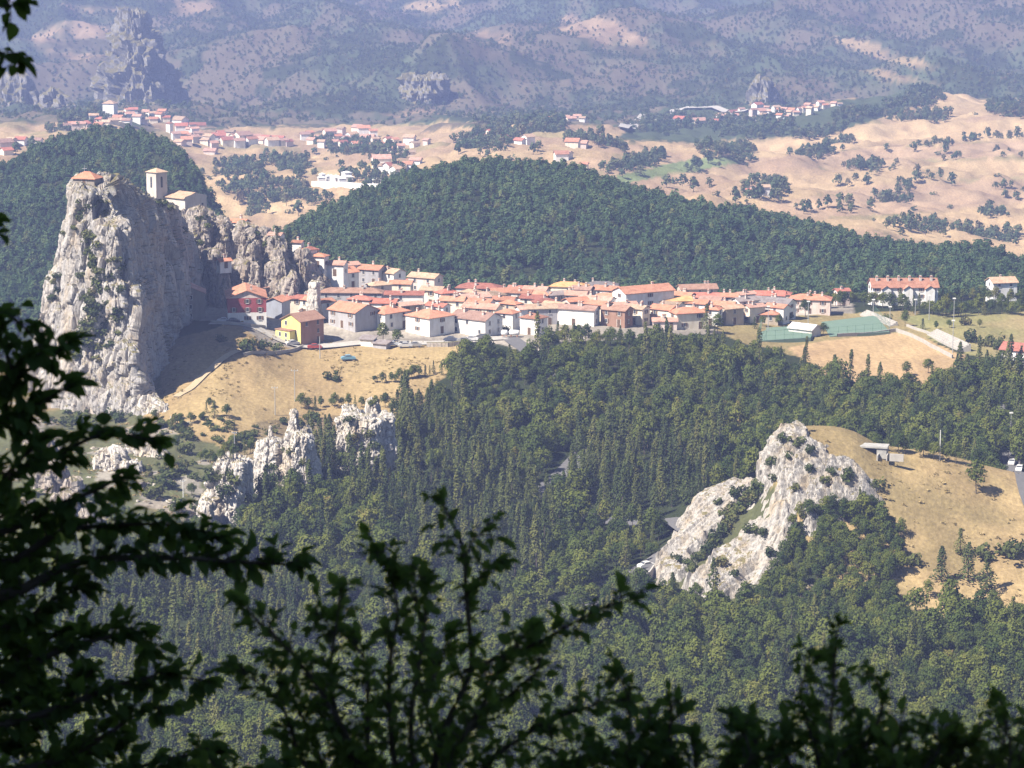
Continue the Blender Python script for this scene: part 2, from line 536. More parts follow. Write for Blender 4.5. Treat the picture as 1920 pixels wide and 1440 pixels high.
MEADOW = [(300,640),(360,625),(430,600),(520,600),(600,636),(700,640),(860,640),(885,660),(850,690),(810,735),(770,775),(640,790),(520,800),(470,815),(430,835),(350,815),(300,795),(240,770),(200,775),(60,745),(-200,740),(-200,690),(100,690)]
STONY = [(-400,745),(100,740),(240,765),(330,800),(430,835),(500,800),(470,850),(400,890),(370,960),(350,1005),(150,1010),(0,1010),(-400,1040)]
RHILL = [(1470,785),(1600,790),(1720,838),(1920,875),(2600,900),(2600,1190),(1920,1170),(1770,1175),(1700,1140),(1560,1075),(1480,1000),(1450,900)]
PITCH_P = [(1475,652),(1540,640),(1640,628),(1700,622),(1812,668),(1790,700),(1740,735),(1640,735),(1540,700)]
RFIELD = [(1690,592),(1760,586),(1920,584),(2600,590),(2600,690),(1920,668),(1840,668),(1760,640)]
FIELD_STRIPS = [  # far fields: (polygon, colour)
    ([(1085,236),(1250,256),(1420,262),(1420,300),(1330,300),(1180,268)], PALE),
    ([(1150,330),(1290,300),(1400,292),(1405,304),(1290,322),(1160,345)], GREEN * 1.3 + 0.03),
    ([(1640,215),(1780,172),(1850,190),(1860,215),(1700,232)], PALE * 1.05),
    ([(1390,270),(1640,232),(1920,225),(2300,225),(2300,250),(1920,262),(1640,275),(1400,300)], PALE),
    ([(1390,300),(1640,278),(1920,265),(2300,260),(2300,290),(1920,292),(1700,300),(1500,316),(1390,330)], PINK * 1.1),
    ([(1400,335),(1600,318),(1920,300),(2300,300),(2300,330),(1920,330),(1650,345),(1430,380)], PALE * 0.97),
    ([(1420,385),(1650,352),(1920,338),(2300,340),(2300,380),(1920,380),(1700,400),(1500,410)], PINK * 1.15),
    ([(1600,420),(1750,395),(1920,385),(2300,385),(2300,500),(1920,480),(1750,460)], PALE * 0.98),
    ([(370,300),(520,285),(640,290),(560,330),(430,360),(375,350)], PALE * 0.95),
    ([(600,312),(720,310),(700,330),(600,340)], PALE * 1.05),
    ([(390,355),(440,370),(470,410),(430,415),(380,400)], PALE),
    ([(490,385),(640,380),(620,400),(500,410)], PALE * 1.02),
    ([(640,352),(720,352),(680,385),(600,400)], PALE),
    ([(0,247),(60,252),(55,262),(0,262)], PALE), ([(20,300),(120,277),(90,290),(10,312)], PALE),
]
MTN = [  # clearings, bare slopes and cliffs on the far mountains
    ([(62,60),(105,38),(170,42),(210,60),(205,95),(150,120),(95,115),(62,90)], PINK * 1.15),
    ([(760,0),(860,2),(870,14),(800,24),(750,18)], PALE * 0.9),
    ([(310,22),(330,0),(420,0),(400,25),(330,28)], PINK), ([(120,10),(260,12),(270,22),(150,26)], PINK),
    ([(1560,72),(1620,78),(1700,105),(1765,128),(1740,136),(1650,112),(1600,95)], PALE * 0.8),
    ([(1590,122),(1680,138),(1770,158),(1760,166),(1660,150)], PALE * 0.75),
    ([(1060,30),(1150,40),(1220,80),(1230,110),(1130,95),(1040,55)], PINK * 0.95),
    ([(650,215),(780,205),(860,215),(840,235),(660,235)], PINK * 0.9),
    ([(900,60),(960,62),(960,85),(880,80)], PINK), ([(1280,75),(1345,78),(1340,88),(1285,85)], PINK * 1.1),
]

def cover(X, Y, Z):
    px, py = proj(X, Y, Z)
    n = len(X)
    c = np.empty((n, 3))
    f1 = fbm2(X / 14, Y / 14, 4, 71); f2 = fbm2(X / 60, Y / 60, 4, 72)
    c[:] = FOREST
    jx = px + 7 * f1 * (700 / np.maximum(Y, 700)) * 2; jy = py + 3.5 * f2 * 1.2
    near = (Y > 560) & (Y < 1005)
    def put(mask, col, w=1.0):
        w = (mask * w)[:, None]
        c[:] = c * (1 - w) + col * w
    m = near & (Y > 620) & inpoly(jx, jy, STONY)
    k = sstep(-0.25, 0.45, f2 + 0.5 * f1)[:, None]
    put(m, k * (DRY * 0.8) + (1 - k) * (GREEN * 0.42 + BROWN * 0.45))
    put(m & (f1 + 0.6 * f2 > 0.12) & (px < 400), STONE * 0.8 * (1 + .3 * f1[:, None]), .8)
    m = near & (Y > 690) & inpoly(jx, jy, MEADOW)
    k = np.clip(0.8 + 0.5 * f2 + 0.25 * f1, 0, 1.15)[:, None]
    put(m, DRY * (0.75 + 0.3 * k))
    put(m & (px < 300) & (f2 > 0.0), GREEN * 0.45 + DRY * 0.4, 0.8)
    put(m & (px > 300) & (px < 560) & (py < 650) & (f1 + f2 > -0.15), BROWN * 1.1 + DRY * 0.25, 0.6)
    put(near & (Y > 815) & (px > 330) & (py < 665) & (px < 1600) & (inpoly(px, py, [(330,600),(440,602),(500,650),(600,652),(700,640),(870,640),(940,646),(1010,668),(1020,645),(1100,640),(1420,620),(1600,590),(1640,520),(300,480)])), TOWN * (1 + 0.25 * f1[:, None]))
    put(near & (Y > 790) & inpoly(jx, jy, [(1320,612),(1480,590),(1720,580),(1760,660),(1500,668),(1400,650)]), DRY * 0.7 + GREEN * 0.25)
    put(near & inpoly(jx, jy, [(420,835),(500,790),(640,782),(760,775),(700,830),(600,850),(470,880)]), BROWN * .7 + DRY * .4)
    put(near & (Y > 780) & inpoly(px, py, PITCH_P), PITCHC * (1 + 0.1 * f1[:, None]))
    m = near & (Y > 800) & inpoly(jx, jy, RFIELD)
    k = np.clip(0.5 + 0.8 * f2, 0, 1)[:, None]
    put(m, PALE * 0.9 * k + (GREEN * 0.8 + DRY * 0.4) * (1 - k))
    put((Y > 560) & (Y < 700) & inpoly(px, py, [(1215,1085),(1320,930),(1425,840),(1480,780),(1560,800),(1560,960),(1480,1040),(1420,1140),(1340,1140)]), BROWN * .3 + GREEN * .38)
    m = (Y > 560) & (Y < 695) & inpoly(jx, jy, RHILL)
    k = np.clip(0.6 + 0.9 * f1 + 0.4 * f2, 0, 1)[:, None]
    put(m, DRY * 1.12 * k + (DRY * 0.72 + GREEN * 0.12) * (1 - k))
    # far valley
    far = (Y > np.interp(960 + FPX * CP * X / np.maximum(Y, 120.0), *CREST_Y) + 110) & (Y < 2760)
    band = fbm2(X / 190 + Y / 260, Y / 46 - X / 160, 4, 81)
    k = sstep(-0.5, 0.5, band)[:, None]
    put(far, PALE * 0.92 * k + PINK * 1.05 * (1 - k))
    put(far & (fbm2(X / 120, Y / 60, 3, 85) > 0.42), GREEN * 0.6 + PALE * 0.35, 0.55)
    for poly, col in FIELD_STRIPS:
        put(far & inpoly(px + 5 * f2, py + 1.2 * f1, poly), col * (1 + 0.22 * band[:, None]))
    kk = sstep(-.3, .4, f2 + .6 * f1)[:, None]
    put((Y > 2200) & (Y < 2760) & (px < 1380) & (py < 240 + 14 * f2), SCRUB * .85 * (1 - kk) + BROWN * 1.1 * kk)
    put((Y > 1900) & (Y < 2760) & inpoly(px, py, [(1150,262),(1250,200),(1560,190),(1760,160),(1700,205),(1560,250),(1390,262),(1300,268)]), SCRUB * 0.9)
    # mountains
    mt = Y > 2740
    a = fbm2(X / 150, Y / 210, 5, 91, 0.6); b2 = fbm2(X / 45, Y / 60, 4, 95, 0.6); b3 = fbm2(X / 330 + 3, Y / 420, 3, 97)
    k = sstep(-0.45, 0.6, a + 0.5 * b2 + 0.5 * b3)[:, None]
    put(mt, SCRUB * 0.95 * (1 - k) + (BROWN * 1.0) * k)
    put(mt & (b2 + 0.35 * a < -0.42), FOREST * 1.2)
    for poly, col in MTN:
        put(mt & inpoly(px + 10 * b2, py + 5 * b2, poly), col * (0.85 + 0.3 * b2[:, None]), 0.3 + 0.5 * sstep(-.4, .3, b2 + .5 * a))
    return np.clip(c, 0.005, 0.9)

def build_ground():
    ys = np.concatenate([np.arange(-255, 420, 9.0), np.arange(420, 1080, 1.6), np.arange(1080, 1500, 3.2), np.arange(1500, 2700, 7.0), np.arange(2700, 4600, 9.0), np.arange(4600, 8900, 90.0)])
    sx = np.linspace(-0.30, 0.30, 640)
    XX = (sx[None, :] * (ys[:, None] + 330)); YY = np.repeat(ys[:, None], len(sx), 1)
    X, Y = XX.ravel(), YY.ravel()
    Z = H(X, Y)
    ny, nx = len(ys), len(sx)
    i = (np.arange(ny - 1)[:, None] * nx + np.arange(nx - 1)[None, :]).ravel()
    me = mesh_np('ground', np.stack([X, Y, Z], 1), np.stack([i, i + 1, i + nx + 1, i + nx], 1), [mat_ground()], smooth=True)
    c = np.ones((len(X), 4), np.float32); c[:, :3] = cover(X, Y, Z)
    a = me.attributes.new('cover', 'FLOAT_COLOR', 'POINT')
    a.data.foreach_set('color', c.ravel())
    tag(link('ground', me), 'rolling ground of dry meadow, woodland floor, fields and mountain slopes', kind='structure')

build_ground()

# ------------------------------------------------------------------ roads
ASPHALT = mat_plain('asphalt', (0.13, 0.127, 0.13), 0.9, 0.12, 0.8)
CONC = mat_plain('concrete', (0.36, 0.35, 0.33), 0.95, 0.22, 0.9)
PALECONC = mat_plain('pale_concrete', (0.40, 0.375, 0.34), 0.95, 0.18, 0.6)
ROADPTS = {}
def ribbon(name, pix, width, mat, label, lift=0.22, step=2.5, kind='structure', y0=470, y1=6400, cat=None):
    P = [ground(a, b, y0, y1) for a, b in pix] if len(pix[0]) == 2 else [Vector((at(*q).x, q[2], 0)) for q in pix]
    xy = []
    for i in range(len(P) - 1):
        a, b = P[i], P[i + 1]
        k = max(2, int((b.xy - a.xy).length / step))
        for j in range(k):
            xy.append(a.xy.lerp(b.xy, j / k))
    xy.append(P[-1].xy.copy())
    for _ in range(6):
        xy = [xy[0]] + [(xy[i - 1] + xy[i] * 2 + xy[i + 1]) / 4 for i in range(1, len(xy) - 1)] + [xy[-1]]
    ROADPTS[name + str(len(ROADPTS))] = np.array([(p.x, p.y) for p in xy])
    v, f = [], []
    for i, p in enumerate(xy):
        d = (xy[min(i + 1, len(xy) - 1)] - xy[max(i - 1, 0)]).normalized()
        nrm = Vector((-d.y, d.x))
        for q in (-1, -0.33, 0.33, 1):
            a = p + nrm * width / 2 * q
            v.append([a.x, a.y, 0])
        if i:
            k = 4 * (i - 1)
            f += [(k + j, k + 4 + j, k + 5 + j, k + 1 + j) for j in range(3)]
    v = np.array(v); v[:, 2] = H(v[:, 0], v[:, 1])
    z = v[:, 2].reshape(-1, 4)
    zz = z.max(1, keepdims=True) * 0.6 + z * 0.4
    v[:, 2] = zz.ravel() + lift
    me = mesh_np(name, v, np.array(f)[:, ::-1], [mat], smooth=True)
    return tag(link(name, me), label, cat, kind=kind)

ribbon('road', [(955,634),(985,655),(1035,700),(1085,758),(1112,795),(1100,845),(1045,902),(1015,925),(1080,965),(1180,985),(1250,975),(1290,1000)], 5.6, ASPHALT, 'grey asphalt road winding down through the wood below the village')
ribbon('road', [(1290,1010),(1255,1040),(1215,1066),(1180,1082),(1120,1120),(1040,1150)], 7.0, ASPHALT, 'lower bend of the road at the foot of the slanted white rock', y0=560)
ribbon('road', [(1870,760),(1885,805),(1890,840),(1900,880),(1925,930),(1960,1000)], 4.6, ASPHALT, 'shaded road passing behind the grassy hill at the right edge')
ribbon('village_street', [(395,606),(470,612),(530,640),(610,652),(700,640),(800,646),(880,640),(955,634)], 6.0, PALECONC, 'pale street along the front edge of the village', y0=780)
ribbon('footpath', [(330,745),(380,705),(400,690),(430,660),(470,655)], 2.2, mat_plain('dirt', (0.42, 0.33, 0.21), 1.0), 'dirt path climbing from the rock to the yellow house', y0=700)
ribbon('far_road', [(1165,243),(1200,226),(1265,203),(1320,206),(1400,212)], 9.0, PALECONC, 'pale embanked road curving up to the far right village', lift=1.5, step=12, y0=1900)

# ------------------------------------------------------------------ rocks
ROCK = mat_rock('limestone', (0.42, 0.395, 0.375), (0.38, 0.30, 0.21), (0.22, 0.21, 0.20))
ROCKW = mat_rock('white_limestone', (0.60, 0.56, 0.52), (0.48, 0.38, 0.26), (0.27, 0.255, 0.24), gthr=0.66)
ROCKB = mat_rock('brown_limestone', (0.40, 0.35, 0.31), (0.27, 0.20, 0.14), (0.14, 0.13, 0.125))
ROCKF = mat_rock('far_limestone', (0.30, 0.285, 0.27), (0.22, 0.19, 0.13), (0.12, 0.125, 0.10), gthr=0.30, vs_=0.4)
BVHS = []

def chips(x, y, z, cell, seed, vs_):
    """angular stone: each cell is a tilted plane, with a crack where cells meet"""
    px, py, pz = x / cell, y / cell, z / cell * vs_
    ix, iy, iz = np.floor(px), np.floor(py), np.floor(pz)
    f1 = np.full(x.shape, 9.0); f2 = np.full(x.shape, 9.0); pl = np.zeros(x.shape)
    for a in (-1, 0, 1):
        for b in (-1, 0, 1):
            for c in (-1, 0, 1):
                jx, jy, jz = ix + a, iy + b, iz + c
                dx, dy, dz = px - jx - _hash(jx, jy, jz, seed), py - jy - _hash(jx, jy, jz, seed + 1), pz - jz - _hash(jx, jy, jz, seed + 2)
                d = np.sqrt(dx * dx + dy * dy + dz * dz)
                tilt = (_hash(jx, jy, jz, seed + 3) - .5) * dx * 1.6 + (_hash(jx, jy, jz, seed + 4) - .5) * dy * 1.6 + (_hash(jx, jy, jz, seed + 5) - .5) * dz * 1.8 + (_hash(jx, jy, jz, seed + 6) - .5) * .9
                m = d < f1
                f2 = np.where(m, f1, np.minimum(f2, d))
                pl = np.where(m, tilt, pl)
                f1 = np.where(m, d, f1)
    return pl - np.clip(.13 - (f2 - f1), 0, 1) * 3.2

def displace(v, nrm, amp, seed, vs_, facet, fine, cell):
    x, y, z = v[:, 0], v[:, 1], v[:, 2]
    w = vnoise(x / 9, y / 9, z / 14, seed + 50) * 2.0
    big = fbm3(x / 13 + w * .1, y / 13, z / 13 * vs_, 3, seed, ridged=True)
    c1 = chips(x + w, y + w, z + w * 1.5, cell * 1.1, seed + 9, vs_)
    c2 = chips(x - w * .5, y + w * .4, z, cell * .42, seed + 19, vs_ * 1.3)
    c3 = chips(x, y, z, cell * .19, seed + 29, min(1, vs_ * 2))
    sm = fbm3(x / 1.6, y / 1.6, z / 1.6 * (vs_ * .5 + .5), 3, seed + 5, ridged=True)
    d = amp * 0.42 * (big - 0.3) + facet * (1.3 * c1 + .58 * c2 + .2 * c3) + fine * sm * 0.28
    return v + nrm * d[:, None]

def loft(levels, seg, res=0.5, seed=1, amp=3.0, facet=1.2, fine=0.5, vs_=0.35, cell=5.0, smooth_it=3, zpow=True):
    """rock from stacked outlines [(z, [(x, y) ...])] with matching corners, from the top down; returns vertices and quads"""
    K = len(levels[0][1])
    zs = np.array([l[0] for l in levels], float)
    pts = np.array([[list(p) for p in l[1]] for l in levels], float)      # L,K,2
    per = np.max([sum(np.linalg.norm(p[(i + 1) % K] - p[i]) for i in range(K)) for p in pts])
    nseg = max(3, int(per / res / K))
    hgt = zs[0] - zs[-1]
    M = max(8, int(hgt / res))
    zz = np.linspace(zs[0], zs[-1], M)
    rings = np.empty((M, K, 2))
    for k in range(K):
        for a in range(2):
            rings[:, k, a] = pchip(zs[::-1], pts[::-1, k, a], zz)
    t = np.arange(nseg) / nseg
    ring = np.concatenate([rings[:, [k], :] * (1 - t)[None, :, None] + rings[:, [(k + 1) % K], :] * t[None, :, None] for k in range(K)], 1)
    for _ in range(smooth_it):
        ring = (np.roll(ring, 1, 1) + 2 * ring + np.roll(ring, -1, 1)) / 4
    n = ring.shape[1]
    cen = ring.mean(1, keepdims=True)
    top = []
    nc = max(3, int(np.linalg.norm(ring[0] - cen[0], axis=1).mean() / res / 1.3))
    for j in range(1, nc):
        s = 1 - j / nc
        top.append((cen[0] + (ring[0] - cen[0]) * s, zz[0] + 0.25 * (1 - s * s) * min(3.0, nc * res * .3)))
    V = [np.concatenate([r, np.full((n, 1), z)], 1) for r, z in reversed(top)]
    V += [np.concatenate([ring[i], np.full((n, 1), zz[i])], 1) for i in range(M)]
    V = np.array(V)
    m = V.shape[0]
    i = (np.arange(m - 1)[:, None] * n + np.arange(n)[None, :]).ravel()
    j = (np.arange(m - 1)[:, None] * n + (np.arange(n)[None, :] + 1) % n).ravel()
    F = np.stack([i, i + n, j + n, j], 1)
    G = np.gradient(V, axis=0); E = np.roll(V, -1, 1) - np.roll(V, 1, 1)
    nr = np.cross(G, E)
    ln = np.linalg.norm(nr, axis=2, keepdims=True)
    nr = nr / np.maximum(ln, 1e-6)
    if (nr[m // 2, :, :2] * (V[m // 2, :, :2] - V[m // 2, :, :2].mean(0))).sum() < 0:
        nr = -nr
    v = displace(V.reshape(-1, 3), nr.reshape(-1, 3), amp, seed, vs_, facet, fine, cell)
    cap = np.array([list(range(n))])
    return v, F, cap

def rock_obj(name, parts, mat, label, cat='rock', group=None):
    vs_, quads, caps, k = [], [], [], 0
    for v, F, cap in parts:
        vs_.append(v); quads.append(F + k)
        caps.append(cap + k); k += len(v)
    V = np.concatenate(vs_)
    me = mesh_np(name, V, [np.concatenate(quads)] + caps, [mat], smooth=False)
    o = tag(link(name, me), label, cat, group)
    BVHS.append((o, BVHTree.FromPolygons([tuple(p) for p in V.tolist()], np.concatenate(quads).tolist())))
    return o

def zrow(py, Y):
    return CAMZ + float(st(960, py)[1]) * Y

def lv(py, Yz, corners):
    """a level of a rock: height from an image row at distance Yz, corners as (px, Y)"""
    return (zrow(py, Yz), [(float(st(px, py)[0]) * Y, Y) for px, Y in corners])

def peak(L, Rr, top, base, Y, dep, seed, lean=0.0, tw=0.35, facet=1.1, amp=2.4, res=0.42, cell=4.0, skew=0.5, vs_=0.35, mid=None):
    """a pointed or blunt crag between two image columns, its top and foot rows, standing at distance Y"""
    lev = []
    w = Rr - L
    if base is None:                   # its foot follows the ground at that distance
        xx = float(st((L + Rr) / 2, 600)[0]) * Y
        base = float(proj(np.array([xx]), np.array([Y - dep * .3]), np.array([h1(xx, Y - dep * .3)]))[1][0]) + 6
    if Y is None:                      # stand it where its foot meets the ground
        Y = ground((L + Rr) / 2, base, 600).y + dep * 0.5
    for k, (fr, wd) in enumerate(((0, tw), (0.06, tw + 0.12), (0.25, tw + (1 - tw) * 0.42), (0.55, tw + (1 - tw) * 0.74), (0.85, 0.96), (1.12, 1.05))):
        py = top + (base - top) * fr
        cx = L + w * (skew + (0.5 - skew) * fr) + lean * (1 - fr) * w
        a, b = cx - w / 2 * wd, cx + w / 2 * wd
        d = dep * (0.4 + 0.6 * wd)
        yy = Y - d * 0.3
        lev.append(lv(py, Y, [(a, yy), (a + (b - a) * .3, yy - d * .32), (a + (b - a) * .68, yy - d * .38), (b, yy + d * .05), (a + (b - a) * .75, yy + d * .6), (a + (b - a) * .2, yy + d * .6)]))
    lev[-1] = (lev[-1][0] - 2.5, lev[-1][1])
    return loft(lev, 6, res, seed, amp, facet, 0.45, vs_, cell)
# main rock tower: corners run left edge, left front, arete, right back, rear, left rear
main = [
    lv(346, 796, [(139,800),(153,794),(192,793),(206,800),(200,808),(152,808)]),
    lv(360, 796, [(132,801),(150,791),(203,790),(236,812),(222,822),(152,812)]),
    lv(400, 796, [(128,801),(155,789),(220,786),(268,826),(250,836),(152,816)]),
    lv(430, 794, [(124,801),(155,787),(236,782),(312,848),(290,858),(145,820)]),
    lv(500, 792, [(110,801),(150,785),(247,779),(352,868),(325,878),(130,824)]),
    lv(560, 790, [(95,801),(142,783),(262,774),(372,874),(340,886),(112,826)]),
    lv(620, 788, [(78,801),(135,781),(250,772),(382,872),(345,886),(100,826)]),
    lv(680, 786, [(66,801),(130,778),(256,766),(380,868),(345,884),(88,826)]),
    lv(745, 784, [(56,801),(135,774),(273,759),(372,862),(340,880),(80,826)]),
    lv(800, 782, [(44,802),(130,770),(282,754),(368,858),(335,878),(70,826)]),
]
main[-1] = (main[-1][0] - 4, main[-1][1])
BUTT = [peak(126, 200, 352, 500, 795, 15, 201, tw=.6, facet=1.2, amp=3, vs_=.22), peak(158, 242, 422, 640, 788, 19, 202, tw=.5, skew=.6, facet=1.3, amp=3, vs_=.22), peak(104, 155, 445, 720, 796, 16, 203, tw=.4, skew=.7, facet=1.2, amp=3, vs_=.22),
        peak(182, 264, 525, 660, 782, 15, 204, tw=.5, facet=1.2, amp=2.5, vs_=.22), peak(140, 210, 565, 770, 784, 17, 205, tw=.45, facet=1.2, amp=2.6, vs_=.22), peak(76, 122, 570, 760, 797, 14, 206, tw=.3, skew=.7, facet=1.1, amp=2.4, vs_=.22), peak(205, 286, 645, 772, 774, 16, 207, tw=.5, skew=.42, facet=1.2, amp=2.4, vs_=.22)]
tower_rock = rock_obj('rock_tower', [loft(main, 6, 0.42, 3, 3.6, 1.8, 0.6, 0.2, 6.5)] + BUTT, ROCK, 'tall grey limestone rock tower with a small chapel on its top')
# second ridge behind it, with the church
rock_obj('rock_ridge', [
    peak(325, 455, 424, None, 918, 20, 301, tw=.75, facet=1.5, amp=3), peak(400, 530, 440, None, 915, 20, 302, tw=.7, facet=1.5, amp=3), peak(470, 585, 470, None, 908, 20, 303, tw=.6, facet=1.5, amp=3), peak(530, 625, 506, None, 904, 18, 304, tw=.6, facet=1.4, amp=3), peak(420, 560, 495, None, 890, 14, 305, tw=.8, facet=1.4, amp=2.5),
    peak(268, 415, 404, None, 925, 30, 21, tw=0.8, facet=1.5, amp=3), peak(318, 372, 402, None, 905, 16, 121, tw=.4, facet=1.5),
    peak(350, 412, 400, None, 902, 16, 22, tw=0.4, skew=.4, facet=1.6), peak(385, 446, 412, None, 902, 17, 23, tw=0.3, facet=1.6, skew=.55), peak(362, 436, 470, None, 884, 13, 122, tw=.35, facet=1.4),
    peak(428, 506, 420, None, 900, 18, 24, tw=0.25, skew=0.38, facet=1.7, amp=3), peak(455, 500, 450, None, 886, 12, 25, tw=.3, facet=1.3), peak(395, 442, 500, None, 872, 10, 123, tw=.5, facet=1.1),
    peak(482, 552, 446, None, 896, 18, 26, tw=0.45, facet=1.6), peak(502, 566, 470, None, 886, 15, 27, tw=0.3, skew=.4, facet=1.5), peak(536, 596, 476, None, 892, 14, 28, tw=0.35, facet=1.4), peak(566, 622, 500, None, 896, 14, 29, tw=0.35, skew=0.35, facet=1.4),
    peak(535, 562, 505, None, 874, 8, 128, tw=.25, facet=1.0),
], ROCKB, 'jagged brown limestone ridge stepping down from the church to the houses')
rock_obj('boulder', [peak(577, 604, 527, None, 862, 6, 33, tw=0.7, res=0.3, amp=0.8, facet=0.4, cell=2)], ROCKW, 'upright pale boulder standing between the village roofs under the ridge')
# the four white crags of the middle distance
G4 = 'white crags at the wood edge'
rock_obj('limestone_crag', [peak(372, 478, 852, 985, None, 13, 41, tw=0.62, skew=0.62, facet=0.9, amp=2.0, res=0.32, cell=3), peak(364, 410, 935, 1005, None, 9, 42, tw=0.5, facet=0.7, amp=1.4, res=0.32, cell=2.5)], ROCKW, 'broad low white crag at the left end of the crag row, ochre stained foot', group=G4)
rock_obj('limestone_crag', [peak(470, 545, 822, 930, None, 9, 143, tw=.55, facet=.8, amp=1.5, res=.32, cell=2.4), peak(486, 526, 796, 915, None, 6, 43, tw=0.2, facet=0.6, amp=1.2, res=0.3, cell=2.2), peak(474, 498, 828, 905, None, 5, 44, tw=0.2, facet=0.5, amp=1, res=0.3, cell=2)], ROCKW, 'thin needle like white crag beside the broad low one', group=G4)
rock_obj('limestone_crag', [peak(520, 604, 812, 940, None, 10, 145, tw=.6, facet=.8, amp=1.5, res=.32, cell=2.4), peak(526, 586, 768, 925, None, 9, 45, tw=0.22, skew=0.42, facet=0.8, amp=1.5, res=0.3, cell=2.4), peak(556, 590, 800, 925, None, 7, 46, tw=0.4, facet=0.6, amp=1.2, res=0.3, cell=2.2)], ROCKW, 'tall pointed white crag with a dark vertical cleft', group=G4)
rock_obj('limestone_crag', [peak(618, 752, 775, 885, None, 12, 147, tw=.72, facet=.8, amp=1.6, res=.32, cell=2.6), peak(622, 690, 762, 868, None, 10, 47, tw=0.45, facet=0.8, amp=1.6, res=0.32, cell=2.6), peak(672, 730, 748, 858, None, 9, 48, tw=0.3, facet=0.8, amp=1.5, res=0.32, cell=2.6), peak(700, 748, 800, 885, None, 8, 49, tw=0.4, facet=0.7, amp=1.3, res=0.32, cell=2.4)], ROCKW, 'wide white crag with a rounded summit at the right end of the crag row', group=G4)

for L, Rr, tp, bs, lab in [(172, 262, 842, 882, 'long low outcrop of broken rock on the stony slope'), (70, 150, 872, 925, 'grey outcrop behind the left branches on the stony slope'), (235, 300, 824, 852, 'small outcrop near the end of the dirt path'), (95, 175, 925, 985, 'lower outcrop of pale rubble rock on the stony slope'), (40, 100, 800, 845, 'outcrop at the left foot of the rock tower'), (265, 312, 745, 768, 'pile of broken rock at the foot of the tower corner')]:
    rock_obj('rock_outcrop', [peak(L, Rr, tp, bs, None, 9, 400 + L, tw=.55, skew=.35, facet=.9, amp=1.6, res=.35, cell=2.6), peak(L + (Rr - L) * .45, Rr + 12, tp + (bs - tp) * .45, bs + 4, None, 7, 500 + L, tw=.6, facet=.8, amp=1.4, res=.35, cell=2.4)], ROCKW if L > 160 else ROCKB, lab, group=None)

# slanted slabs of the right hill: a thick skin of rock lying on the flank of the hill
def slab_patch(poly, seed, lift, axis=((1470,790),(1225,1080)), res=0.3, Y0=560, Y1=695, smooth=0.0, top=0.0):
    pts = [ground(a, b, Y0, Y1) for a, b in poly]
    wx = [(p.x, p.y) for p in pts]
    x0, x1 = min(p[0] for p in wx), max(p[0] for p in wx); y0, y1 = min(p[1] for p in wx), max(p[1] for p in wx)
    xs, ys = np.arange(x0 - 1, x1 + 1, res), np.arange(y0 - 1, y1 + 1, res * 1.6)
    XX, YY = np.meshgrid(xs, ys)
    sh = XX.shape
    X, Y = XX.ravel(), YY.ravel()
    ins = inpoly(X, Y, wx)
    # distance to the outline
    dist = np.full(X.shape, 1e9)
    for i in range(len(wx)):
        a, b = np.array(wx[i]), np.array(wx[(i + 1) % len(wx)])
        ab = b - a; t = np.clip(((X - a[0]) * ab[0] + (Y - a[1]) * ab[1]) / max(1e-9, ab @ ab), 0, 1)
        dist = np.minimum(dist, np.hypot(X - a[0] - t * ab[0], Y - a[1] - t * ab[1]))
    sd = np.where(ins, dist, -dist) + 1.1 * fbm2(X / 3, Y / 3, 3, seed)
    Z = H(X, Y) + np.clip(sd * 1.3, -1.5, lift) 
    # strata: the bedding runs down the flank
    a0, a1 = ground(*axis[0], Y0, Y1), ground(*axis[1], Y0, Y1)
    ax = (a1 - a0).xy.normalized()
    q = X * -ax.y + Y * ax.x + 0.35 * fbm2(X / 6, Y / 6, 2, seed + 2); al = X * ax.x + Y * ax.y
    s1 = vnoise(q / 1.9, al * 0.05, q * 0, seed + 3); s2 = vnoise(q / 0.7, al * 0.12, q * 0, seed + 4)
    f1, f2, cid = worley(q / 2.4, al / 11, q * 0, seed + 6)
    lum = 1 - smooth
    d = top + 1.1 * s1 + 0.4 * s2 + 1.1 * (cid - .5) - 2.6 * np.clip(0.14 - (f2 - f1), 0, 1) + (0.10 + .5 * lum) * fbm3(X / 1.6, Y / 1.6, Z / 1.6, 3, seed + 8, ridged=True) + (0.3 + 1.0 * lum) * fbm2(X / 5, Y / 5, 3, seed + 12) + lum * .9 * chips(X, Y, Z, 2.6, seed + 31, .5) + (.08 + .3 * lum) * chips(X, Y, Z, 1.1, seed + 37, .6)
    wgt = np.clip(sd / 1.5, 0, 1)
    X2 = X - 0.55 * d * wgt; Y2 = Y - 0.45 * d * wgt; Z2 = Z + 0.55 * d * wgt
    keep = (sd > -2.0).reshape(sh)
    idx = np.arange(X.size).reshape(sh)
    c = keep[:-1, :-1] & keep[1:, :-1] & keep[:-1, 1:] & keep[1:, 1:]
    F = np.stack([idx[:-1, :-1][c], idx[:-1, 1:][c], idx[1:, 1:][c], idx[1:, :-1][c]], 1)
    used = np.unique(F); mp = np.zeros(X.size, int); mp[used] = np.arange(len(used))
    return np.stack([X2, Y2, Z2], 1)[used], mp[F], np.zeros((0, 4), int)
ROCKS = mat_rock('slab_limestone', (0.41, 0.385, 0.355), (0.34, 0.26, 0.155), (0.16, 0.15, 0.135), (0.10, 0.11, 0.04), 0.97)
AX = ((1440,880),(1245,1085)); AX2 = ((1475,950),(1380,1125))
